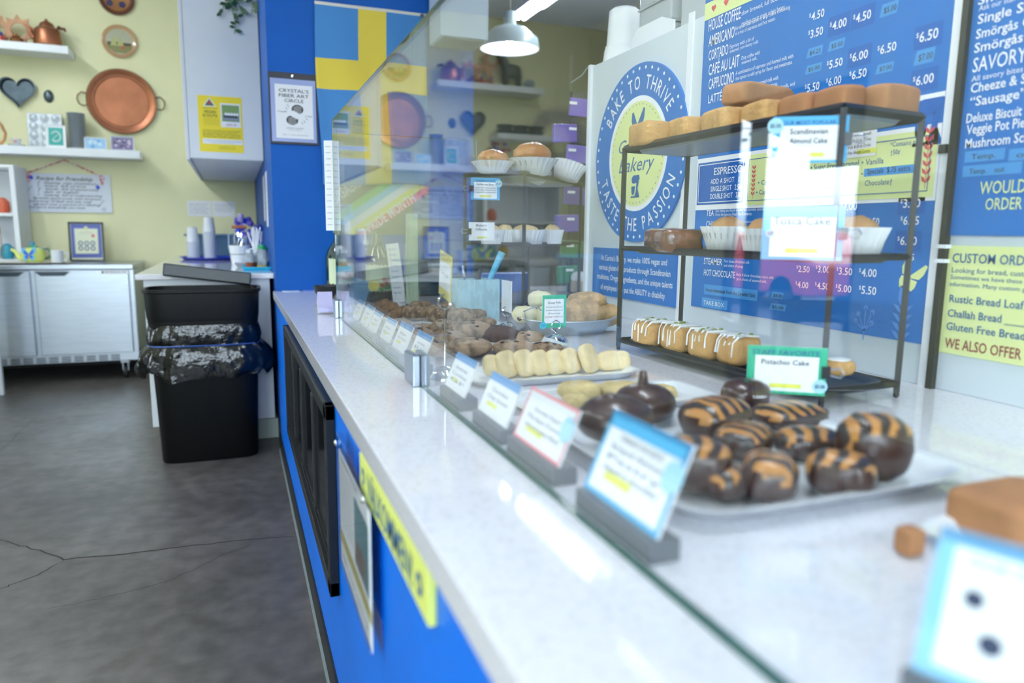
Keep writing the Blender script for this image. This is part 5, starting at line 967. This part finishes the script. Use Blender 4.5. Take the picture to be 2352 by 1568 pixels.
# hanging cards with binder clips
def clip_card(lab, X0, X1, ztop, zbot, style, lines, sticker=None, group=None, left_clip=True):
    P0, P1 = Vector((*X0, 0)), Vector((*X1, 0)); u = (P1-P0); w_ = u.length; u.normalize(); t = thing('menu_card', lab, 'price card', (P0.x, P0.y, zbot), 0); h_ = ztop-zbot
    F = Face((0, 0, 0), u, (0, 0, 1)); n = F.n
    F.mb.add([F.P(a, b)+n*q for q in (-.0018, -.0002) for a, b in ((0, 0), (w_, 0), (w_, h_), (0, h_))], [(3, 2, 1, 0), (4, 5, 6, 7), (0, 1, 5, 4), (1, 2, 6, 5), (2, 3, 7, 6), (3, 0, 4, 7)], 0)
    if style: F.rect(0, 0, w_, h_, .5, 1); F.rect(w_*.1, h_*.06, w_*.9, h_*.8, 1, 0)
    for k, (s, b, hh, ww, mi) in enumerate(lines): F.text(s, w_*.48, h_*b, h_*hh, w_*ww, 3, mi, al='C', off=.004)
    F.rect(w_*.3, h_*.13, w_*.7, h_*.22, 2, 3)
    F.mb.build('card', [paper, style or paper, ink, hl, blue_ink], t)
    if sticker:
        a, b, r, s = sticker; q = Face((0, 0, 0), u, (0, 0, 1)); q.disc(w_*a, h_*b, r, 4, 0, 26); q.text(s, w_*a, h_*b-.003, .007, r*1.3, 6, 1, al='C', off=.01); q.mb.build('price_sticker', [stick, ink], t)
    cx = 0 if left_clip else w_; sg = -1 if left_clip else 1; m = MB(); F2 = Face((0, 0, 0), u, (0, 0, 1)); zc = h_*.5
    m.add([F2.P(cx+sg*a, zc+b)+n*q for q in (-.006, .006) for a, b in ((-.008, -.011), (.006, -.011), (.006, .011), (-.008, .011))], [(3, 2, 1, 0), (4, 5, 6, 7), (0, 1, 5, 4), (1, 2, 6, 5), (2, 3, 7, 6), (3, 0, 4, 7)]); m.build('binder_clip', mat('black clip', '15181c', .3), t)
    for sgn in (-1, 1): MB().tube([F2.P(cx+sg*.006, zc+.005)+n*.004*sgn, F2.P(cx+sg*.024, zc+.009)+n*.006*sgn, F2.P(cx+sg*.03, zc)+n*.006*sgn, F2.P(cx+sg*.024, zc-.009)+n*.006*sgn, F2.P(cx+sg*.006, zc-.005)+n*.004*sgn], .0009, 6).build('clip_wire', chrome, t)
    return t
def hc(lab, xl, xr, yt, yb, Y, **k):
    a, b = at(xl, yt, Y=Y), at(xr, yt, Y=Y); c = at(xl, yb, Y=Y); return clip_card(lab, (a.x, a.y), (b.x, b.y), a.z, c.z, **k)
hc('sky blue cardamom bun card clipped to the far rack', 1082, 1148, 407, 458, 2.585, style=lblue, lines=[('CARINA’S FAVORITE', .82, .1, .7, 4), ('Cardamom Buns', .66, .1, .6, 2), ('A Swedish classic with a floral/earthy', .52, .06, .78, 2), ('cardamom filling rolled up in a sweet', .42, .06, .78, 2), ('bun topped with crunchy pearl sugar', .32, .06, .78, 2)], sticker=(.95, .75, .014, '$4.00'))
hc('plain white blueberry coffeecake card clipped to the far rack', 1077, 1136, 510, 552, 2.585, style=None, lines=[('Blueberry', .78, .13, .42, 2), ('Coffeecake', .56, .13, .46, 2)])
hc('white cinnamon swirls card clipped low on the far rack', 1082, 1142, 655, 703, 2.585, style=None, lines=[('Cinnamon Swirls', .8, .1, .6, 2), ('Our Gluten-Free version of a', .62, .08, .8, 2), ('cinnamon “roll”', .47, .08, .5, 2)], sticker=(-.02, .6, .014, '$5.00'))
clip_card('blue scandinavian almond cake card clipped to the near rack top', (.925, 1.085), (1.03, 1.012), 1.412, 1.33, lblue, [('OUR MOST POPULAR', .82, .09, .7, 4), ('Scandinavian', .62, .12, .5, 2), ('Almond Cake', .42, .12, .5, 2)], (.03, .8, .014, '$5.50'), left_clip=False)
clip_card('hand lettered blue tosca cake card clipped to the middle of the near rack', (.915, 1.085), (1.03, 1.005), 1.252, 1.155, lblue, [('Tosca Cake', .66, .16, .7, 2)], (.1, .5, .008, 'GF'), left_clip=False)
clip_card('green staff favorite pistachio cake card on the bottom of the near rack', (.895, 1.08), (1.01, 1.0), .995, .905, tealg, [('STAFF FAVORITE', .82, .11, .85, 4), ('Pistachio Cake', .62, .11, .6, 2)], (.93, .2, .013, '$5.00'), left_clip=False)

# ------------------------------------------------------------------ steel pan of biscuits
pc = at(1290, 752, Z=.9); pc = Vector((1.035, 2.15, CT))
t = thing('serving_pan', 'shallow round steel pan with wire handles full of biscuits', 'pan', tuple(pc), .5)
MB().lathe([(0, 0), (.13, 0), (.168, .045), (.174, .047), (.172, .05), (.163, .047), (.126, .004), (0, .004)], 56, ex=1.05, ey=.85).build('pan', mat('pan steel', 'bcc4c8', .4, metal=.35), t, smooth=True)
for s in (-1, 1): MB().tube([(s*.17, -.05, .046), (s*.19, -.04, .075), (s*.175, 0, .095), (s*.19, .04, .075), (s*.17, .05, .046)], .003, 8).build('handle', chrome, t, smooth=True)
for k, (px, py, w_, h_, Y, mt, lab) in enumerate(((1348, 692, 92, 46, 2.2, bisc, 'speckled biscuit on top of the pan heap'), (1336, 724, 104, 78, 2.1, bisc, 'largest herb biscuit at the front of the pan'), (1392, 724, 66, 56, 2.16, bisc, 'herb biscuit at the right rim of the pan'), (1240, 688, 56, 44, 2.26, pale, 'pale puffed pastry at the back left of the pan'), (1252, 728, 48, 56, 2.14, pale, 'pale scone half hidden by the green card'), (1206, 722, 60, 42, 2.16, pale, 'sausage roll end at the left rim of the pan'))):
    lump('biscuit', lab, 'biscuit', px, py, w_, h_, mt, Y=Y, p=2.5, amp=.12, fr=2.5, dep=.8, extra=(lambda t, rx, ry, hh, sd: MB().blob((-rx*.55, -ry*.6, -hh*.3), (rx*.3, ry*.3, hh*.4), 8).build('filling', mat('sausage filling', '4a3a30', .6), t, smooth=True)) if k == 5 else None)
# chrome dome card holders
def dome(lab, px, py, h_=.05, card=None):
    b = at(px, py, Z=CT); t = thing('card_stand', lab, 'card stand', (b.x, b.y, CT)); m = MB().lathe([(.036, 0), (.036, .002), (.03, .014), (.018, .024), (0, .028)], 32); m.build('base', chrome, t, smooth=True)
    MB().tube([(0, 0, .026), (0, 0, .026+h_)], .0022, 8).build('rod', chrome, t)
    for q in (-.004, .004): MB().tube([(.014*math.cos(a), q, .026+h_+.016+.016*math.sin(a)) for a in [2*PI*i/16 for i in range(16)]], .0016, 6, close=True).build('spiral', chrome, t, smooth=True)
    return t, b
t, b = dome('chrome dome card stand holding the green sausage rolls card', 1275, 786, .008)
a0 = at(1246, 678, Y=b.y); a1 = at(1299, 751, Y=b.y)
c = thing('menu_card', 'green bordered sausage rolls card held in front of the biscuit pan', 'price card', (a0.x, b.y, a1.z)); F = Face((0, 0, 0), (1, 0, 0), (0, 0, 1)); W3, H3 = a1.x-a0.x, a0.z-a1.z
F.mb.box(0, 0, 0, W3, .0012, H3, 0); F.rect(0, 0, W3, H3, 1, 1); F.rect(W3*.08, H3*.14, W3*.9, H3*.88, 2, 0)
for s, bb_, hh, ww, mi in (('Sausage Rolls', .74, .07, .55, 2), ('Our housemade treat season', .62, .045, .7, 2), ('Scandinavian Patty artisan and', .52, .045, .7, 2), ('GF bread dough', .42, .045, .5, 2), ('LET US HEAT IT UP FOR YOU!', .31, .05, .75, 3)): F.text(s, W3*.49, H3*bb_, H3*hh, W3*ww, 3, mi, al='C')
F.mb.build('card', [paper, tealg, ink, maroon], c)
F = Face((0, -.001, 0), (1, 0, 0), (0, 0, 1)); F.disc(W3*.03, H3*.08, .011, 3, 0, 20); F.text('4.50', W3*.03, H3*.06, .005, .012, 5, 1, al='C'); F.mb.build('price_sticker', [mat('bright cyan sticker', '35bce0', .45), ink], c)
t, b = dome('chrome dome card stand with its card turned edge on beside the pan', 1163, 757, .02)
c = thing('menu_card', 'clear sleeved card seen edge on above the left chrome dome stand', 'price card', (b.x, b.y, .935)); MB().box(-.004, -.05, 0, .004, .05, .11).build('sleeve', acryl, c); MB().box(-.0006, -.048, .002, .0006, .048, .106).build('card', paper, c)
t, b = dome('tall thin chrome card stand by the middle steel clamp', 1022, 868, .13)
c = thing('menu_card', 'slanted yellow bordered card on the tall thin stand', 'price card', (b.x, b.y, 1.055)); m = MB(Matrix.Rotation(-1.58, 4, 'Z') @ Matrix.Rotation(.15, 4, 'Y')); m.box(-.05, -.0006, 0, .05, .0006, .1); m.build('card', mat('pale yellow card', 'e6dc8c', .5), c)
F = Face((-.05, -.0008, 0), (1, 0, 0), (0, 0, 1)); F.mb.T = Matrix.Rotation(-1.58, 4, 'Z') @ Matrix.Rotation(.15, 4, 'Y'); F.rect(.004, .02, .096, .08, 1, 0); F.text('Dog Treats', .05, .05, .01, .06, 2, 1, al='C'); F.mb.build('print', [paper, MATS['faded ink']], c)

# ------------------------------------------------------------------ far end of the counter
def base(px, py): b = at(px, py, Z=CT); return b
amber = mat('dark amber glass', '1f130e', .05, coat=.5); labm = mat('pale green label', 'c9d6b4', .5)
for px, py, r, lab in ((874, 694, .07, 'big glass jug of dark syrup with a berry label behind the glass'), (788, 676, .075, 'second syrup jug with a scalloped label at the far glass end')):
    b = base(px, py); t = thing('syrup_jug', lab, 'jug', (b.x, b.y+r, CT)); k = r/.07
    MB().lathe([(r*.9, 0), (r, .01), (r, .17*k), (r*.85, .21*k), (r*.45, .25*k), (r*.36, .275*k), (r*.36, .33*k), (0, .33*k)], 36).build('glass_body', thin_glass('jug glass %d' % px, (.62, .64, .42), .1), t, smooth=True)
    MB().lathe([(0, .004), (r*.97, .006), (r*.97, .06*k), (0, .06*k)], 36).build('syrup', amber, t, smooth=True)
    m = MB(); N_ = 24; vs = []
    for i in range(N_+1):
        a = -PI/2-1.0+2.0*i/N_; vs += [(r*1.01*math.cos(a), r*1.01*math.sin(a), .05*k+.004*math.sin(i*2)), (r*1.01*math.cos(a), r*1.01*math.sin(a), .17*k+.004*math.sin(i*2))]
    m.add(vs, [(2*i, 2*i+2, 2*i+3, 2*i+1) for i in range(N_)]); m.build('label', labm, t)
    m = MB()
    for q, z, c_ in ((-1.45, .075, 0), (-1.3, .1, 0), (-1.15, .09, 0), (-1.2, .07, 1), (-1.5, .06, 1), (-1.0, .07, 1)): m.blob((r*1.015*math.cos(q), r*1.015*math.sin(q), z*k), (.012, .004, .012), 6, m=c_, amp=.3)
    m.build('berry_print', [mat('berry red', '9a2438', .5), mat('leaf print green', '4f8a5c', .5)], t)
b = base(846, 672); t = thing('pump_bottle', 'tall clear pump bottle standing between the two syrup jugs', 'bottle', (b.x, b.y+.05, CT)); MB().lathe([(.032, 0), (.036, .01), (.036, .2), (.02, .24), (.014, .25), (0, .25)], 24).build('bottle', thin_glass('clear bottle', (.93, .96, .98), .06), t, smooth=True)
MB().lathe([(.014, .25), (.016, .265), (.008, .28), (.006, .32), (.012, .325), (.012, .335), (0, .337)], 16).tube([(0, 0, .33), (-.045, 0, .328)], .005, 8).build('pump', paper, t, smooth=True)
t = thing('blocker', 'dark awning added outside to cut the bright top of the side window', 'blocker', (-3.06, 4.1, 1.9))  # unseen sheet added to darken the upper window in the glass reflection
m = MB(); m.add([(0, -.9, .3), (0, .9, .3), (-.9, .9, 0), (-.9, -.9, 0), (0, -.9, .34), (0, .9, .34), (-.9, .9, .04), (-.9, -.9, .04)], [(0, 1, 2, 3), (7, 6, 5, 4), (0, 3, 7, 4), (1, 5, 6, 2), (0, 4, 5, 1), (3, 2, 6, 7)]); m.box(-.92, -.9, -.14, -.9, .9, .04); m.build('blocker_panel', mat('dark navy awning', '26344a', .8), t)
t = thing('card_terminal', 'dark point of sale terminal block beside the syrup jugs', 'terminal', (.93, 3.62, CT)); MB().box(-.17, -.09, 0, .2, .09, .1).build('body', mat('dark teal plastic', '16303c', .3), t, bevel=.008); MB(Matrix.Translation((0, -.02, .1)) @ Matrix.Rotation(.4, 4, 'X')).box(-.12, -.005, 0, .12, .01, .09).build('screen', mat('dark screen', '0c1a24', .1), t, bevel=.003)
t = thing('price_card', 'tilted blue card with round sticker leaning at the far glass end', 'price card', tuple(base(812, 700))); MB(Matrix.Rotation(-.2, 4, 'X') @ Matrix.Rotation(.35, 4, 'Y')).box(-.04, 0, 0, .045, .0014, .12).build('card', mat('dull blue card', '6f9cc4', .5), t); MB(Matrix.Rotation(.35, 4, 'Y') @ Matrix.Translation((.05, -.025, .11)) @ RX).lathe([(0, 0), (.024, 0), (.024, .001), (0, .001)], 24).build('price_sticker', mat('yellow sticker', 'e8dc6c', .5), t)
t = thing('brochure_tube', 'tall narrow clear acrylic brochure tower on the counter end', 'brochure holder', tuple(base(950, 702))); MB().box(-.03, 0, 0, .03, .05, .41).build('acrylic_block', acryl, t); MB().box(-.024, .008, .01, .024, .04, .4).build('brochures', mat('pale green brochure', 'c3d3b0', .6), t)
t = thing('leaflet', 'narrow white printed leaflet standing beside the acrylic tower', 'leaflet', tuple(base(918, 694))); MB(Matrix.Rotation(-.5, 4, 'Z') @ Matrix.Rotation(-.12, 4, 'Y')).box(-.03, 0, 0, .03, .001, .27).build('sheet', paper, t)
F = Face((-.03, -.0002, 0), (1, 0, 0), (0, 0, 1)); F.mb.T = Matrix.Rotation(-.5, 4, 'Z') @ Matrix.Rotation(-.12, 4, 'Y')
for k in range(9): F.text('Vendor', .01, .04+k*.025, .01, .035, 1, 0)
F.mb.build('lettering', blue_ink, t)
b = base(1103, 735); t = thing('tong_caddy', 'pale blue herringbone caddy of serving tongs behind the cookies', 'caddy', (b.x, b.y+.06, CT)); hb = mat('pale blue herringbone', 'a9d0dc', .5, var=(60, .12, .48, .52), stretch=(1, 1, .3))
m = MB(); m.box(-.08, -.05, 0, .08, -.044, .15).box(-.08, .044, 0, .08, .05, .15).box(-.08, -.044, 0, -.074, .044, .15).box(.074, -.044, 0, .08, .044, .15).box(-.074, -.044, 0, .074, .044, .006); m.build('caddy', hb, t)
MB().tube([(.02, 0, .02), (.06, -.01, .16), (.1, -.02, .25)], [.006, .011, .014], 10).build('blue_tongs', mat('sky blue handle', '5fbce4', .35), t, smooth=True); MB().tube([(-.02, 0, .02), (-.05, 0, .2)], [.004, .006], 8).build('spoon', chrome, t)
MB().tube([(.0, .01, .02), (.02, .01, .2)], [.004, .014], 8).build('spatula', black, t)
t = thing('binder_cards', 'blue plastic basket tipped behind the biscuit pan', 'basket', (1.2, 3.3, CT)); m = MB(Matrix.Rotation(.1, 4, 'Z')); m.box(-.12, -.06, 0, .14, .0, .13).box(-.16, -.02, 0, -.1, .05, .09); m.build('basket', mat('blue plastic basket', '2f6fd0', .35), t, bevel=.01); t.name = 'basket'
t = thing('bakery_bag', 'small white topped parcel beside the blue basket', 'parcel', (1.56, 3.12, CT)); MB().blob((0, 0, .06), (.05, .04, .06), 10, p=3).build('parcel', mat('kraft parcel', 'b9a894', .7), t, smooth=True); MB().blob((0, 0, .11), (.048, .04, .03), 8, p=2.6).build('cap', paper, t, smooth=True)
b = base(757, 690); t = thing('tip_bowl', 'small black bowl on the counter at the far glass end', 'bowl', (.405, 3.55, CT)); MB().lathe([(.03, 0), (.055, .03), (.062, .06), (.056, .06), (.045, .03), (0, .006)], 28).build('bowl', black_metal, t, smooth=True)
t = thing('card_rack', 'clear acrylic rack of business cards against the glass end', 'card rack', (.318, 2.86, CT)); MB().box(-.03, -.03, 0, .035, .05, .03).build('acrylic_block', acryl, t)
for k in range(6): MB(Matrix.Rotation(-.3+.1*k, 4, 'X')).box(-.026, -.02+k*.011, .004, .03, -.018+k*.011, .085-.004*k).build('business_card', mat('card '+('lilac', 'blush', 'white')[k % 3], ('b9b4dc', 'e0c4c4', 'eef0f4')[k % 3], .5), t)
t = thing('paper_menu', 'white printed allergy sheets hanging on the far glass end', 'notice', (.352, 2.79, 1.2)); MB(Matrix.Rotation(-.5, 4, 'Z')).box(-.03, -.001, 0, .012, .001, .33).build('sheet', paper, t)
F = Face((-.03, -.0012, 0), (1, 0, 0), (0, 0, 1)); F.mb.T = Matrix.Rotation(-.5, 4, 'Z')
for k in range(14): F.text('contains', .006, .02+k*.022, .005, .02, 1, 0)
F.mb.build('lettering', MATS['grey print'], t)
for x0, x1, c, lab in ((650, 686, 'd0dcec', 'printed sticker with a red square flat on the far counter corner'), (700, 735, '9aa4d8', 'lilac printed sticker flat on the counter near the black bowl')):
    a_, b_ = base(x0, 671), base(x1, 667); t = tag(bx('counter_sticker', mat('sticker '+c, c, .4), (a_.x, a_.y, CT, b_.x, b_.y+.06, CT+.0008)), lab, 'sticker')
# purple packet display
t = thing('packet_display', 'tall black strip display hung with purple and green packets behind the far rack', 'display stand', (1.6, 3.25, CT)); MB().box(-.045, 0, 0, .06, .02, 1.0).build('board', mat('black board', '1a1d21', .5), t)
for k, (z, c) in enumerate(((.88, '6a50b4'), (.76, '5c46a8'), (.66, '7a6cc0'), (.55, '6a58b0'), (.46, '5a48a0'), (.33, '6650b0'), (.2, '2f7a50'), (.08, '357f58'))):
    m = MB(Matrix.Rotation((-1)**k*.05, 4, 'Y')); m.box(-.11, -.02-.004*(k % 2), z, .015, -.004, z+.085); p_ = m.build('packet', mat('packet '+c, c, .4), t, bevel=.004); MB().box(-.07, -.026, z+.055, -.03, -.0245, z+.068).build('tag', paper, p_)
t = thing('acrylic_stand', 'clear twisted acrylic jewellery stand on top of the packet display', 'stand', (1.55, 3.26, CT+1.0)); MB().tube([(0, 0, 0), (0, 0, .17)], .012, 6).build('post', acryl, t); MB().tube([(0, 0, .04), (.06, 0, .08), (.09, 0, .12)], .003, 6).build('arm', chrome, t)
m = t  # stand rests on the display board

# ------------------------------------------------------------------ customer side, seen in the glass
t = thing('wreath', 'fluffy pale feather wreath on the yellow wall, reflected in the glass', 'wreath', (-2.55, pw, 2.2)); m = MB(RX)
for k in range(900):
    a = rnd.uniform(0, 2*PI); r = .2+rnd.uniform(-.05, .05); a2 = a+rnd.uniform(-.8, .8); l_ = rnd.uniform(.06, .12); p0 = Vector((r*math.cos(a), r*math.sin(a), .03)); m.tube([p0, p0+Vector((math.cos(a2)*l_, math.sin(a2)*l_, rnd.uniform(0, .05)))], [.008, .002], 3)
o = m.build('feathers', mat('pale feather', 'd6d2c6', .8), t); o['kind'] = 'stuff'
t = thing('side_table', 'tall white wooden table reflected in the glass', 'table', (-1.83, 5.85, 0)); MB().box(-.24, -.24, .92, .24, .24, .96).build('tabletop', white_p, t, bevel=.003)
for sx_ in (-1, 1):
    for sy_ in (-1, 1): MB().box(sx_*.2-.02, sy_*.2-.02, 0, sx_*.2+.02, sy_*.2+.02, .92).build('leg', white_p, t)
bl_p = mat('pale blue chair paint', 'a9c6e4', .4)
t = thing('slat_chair', 'pale blue slat back chair reflected in the glass', 'chair', (-1.95, 5.2, 0)); MB().box(-.21, -.2, .43, .21, .2, .46).build('seat', bl_p, t, bevel=.004)
for sx_ in (-1, 1):
    MB().box(sx_*.19-.018, -.2, 0, sx_*.19+.018, -.164, .43).build('leg', bl_p, t); MB().box(sx_*.19-.018, .164, 0, sx_*.19+.018, .2, .43).build('leg', bl_p, t)
for k in range(7): MB().box(-.185+k*.055, .17, .46, -.16+k*.055, .19, .98).build('slat', bl_p, t)
MB().box(-.21, .165, .98, .21, .2, 1.03).build('top_rail', bl_p, t, bevel=.004)
def shell_chair(lab, x, y, rz):
    t = thing('shell_chair', lab, 'chair', (x, y, 0), rz); m = MB(); prof = [(-.24, .43), (-.2, .455), (-.05, .445), (.12, .45), (.19, .48), (.225, .56), (.25, .7), (.27, .84)]; vs = []
    for y_, z_ in prof:
        for i in range(9): u_ = (i-4)/4; vs.append((u_*(.22-.03*max(0, z_-.5)), y_-.02*u_*u_*(1 if z_ > .5 else 0), z_+.012*u_*u_*(1 if z_ < .5 else 0)))
    m.add(vs, [(j*9+i, j*9+i+1, (j+1)*9+i+1, (j+1)*9+i) for j in range(7) for i in range(8)]); o = m.build('seat_shell', mat('dark blue grey plywood', '46505e', .13, spec=1, coat=1), t, smooth=True); s_ = o.modifiers.new('s', 'SOLIDIFY'); s_.thickness = .012
    for sx_ in (-1, 1):
        MB().tube([(sx_*.15, -.15, .435), (sx_*.2, -.22, 0)], .014, 8).build('leg', black_metal, t); MB().tube([(sx_*.15, .12, .44), (sx_*.2, .22, 0)], .014, 8).build('leg', black_metal, t)
    return t
shell_chair('dark moulded shell chair nearest the counter, reflected across the striped pastries', -1.5, 2.4, -1.15)
shell_chair('dark moulded shell chair further from the counter by the side window', -2.2, 2.9, .4)
# street seen through the side window
t = thing('car', 'red hatchback parked outside the side window', 'car', (-9, 11.2, -.12)); cr_ = mat('red car paint', 'c02a48', .2, coat=.8); tyre = black
m = MB(Matrix(((0, -1, 0, 0), (1, 0, 0, 0), (0, 0, 1, 0), (0, 0, 0, 1)))); m.prism([(-2, .3), (2, .3), (2.05, .65), (1.9, .85), (1.0, .95), (.5, 1.35), (-1.0, 1.4), (-1.7, .95), (-2.05, .85)], 1.7, Matrix(((1, 0, 0, 0), (0, 0, -1, .85), (0, 1, 0, 0), (0, 0, 0, 1)))); m.build('body', cr_, t, bevel=.06)
for y_ in (-1.25, 1.25):
    for x_ in (-.75, .75): MB(Matrix.Translation((x_-.1, y_, .32)) @ Matrix.Rotation(PI/2, 4, 'Y')).lathe([(0, 0), (.3, 0), (.32, .04), (.32, .16), (.3, .2), (0, .2)], 28).build('wheel', tyre, t, smooth=True)
for k, (x, y, h_) in enumerate(((-11, 15.5, 6), (-16, 9.0, 6.5), (-9, 21.5, 5.5))):
    t = thing('tree', ('street tree straight across the side window', 'street tree left of the red car', 'street tree furthest down the street outside')[k], 'tree', (x, y, -.12)); MB().tube([(0, 0, 0), (.1, 0, h_*.5), (0, 0, h_*.8)], [.2, .15, .08], 10).build('trunk', mat('bark', '4a4038', .9), t)
    m = MB(); r_ = random.Random(k)
    for q in range(900):
        d = Vector((r_.gauss(0, 1), r_.gauss(0, 1), r_.gauss(0, .7))).normalized()*r_.uniform(.6, 2.2); p = Vector((0, 0, h_*.85))+d; a = r_.uniform(0, 6.28); s = r_.uniform(.08, .16); u_ = Vector((math.cos(a), math.sin(a), r_.uniform(-.5, .5)))*s; v_ = Vector((-math.sin(a), math.cos(a), r_.uniform(-1, 1)))*s*.6; m.add([p-u_, p+v_, p+u_, p-v_], [(0, 1, 2, 3)])
    m.build('foliage', mat('street tree green', '4f7040', .7), t)
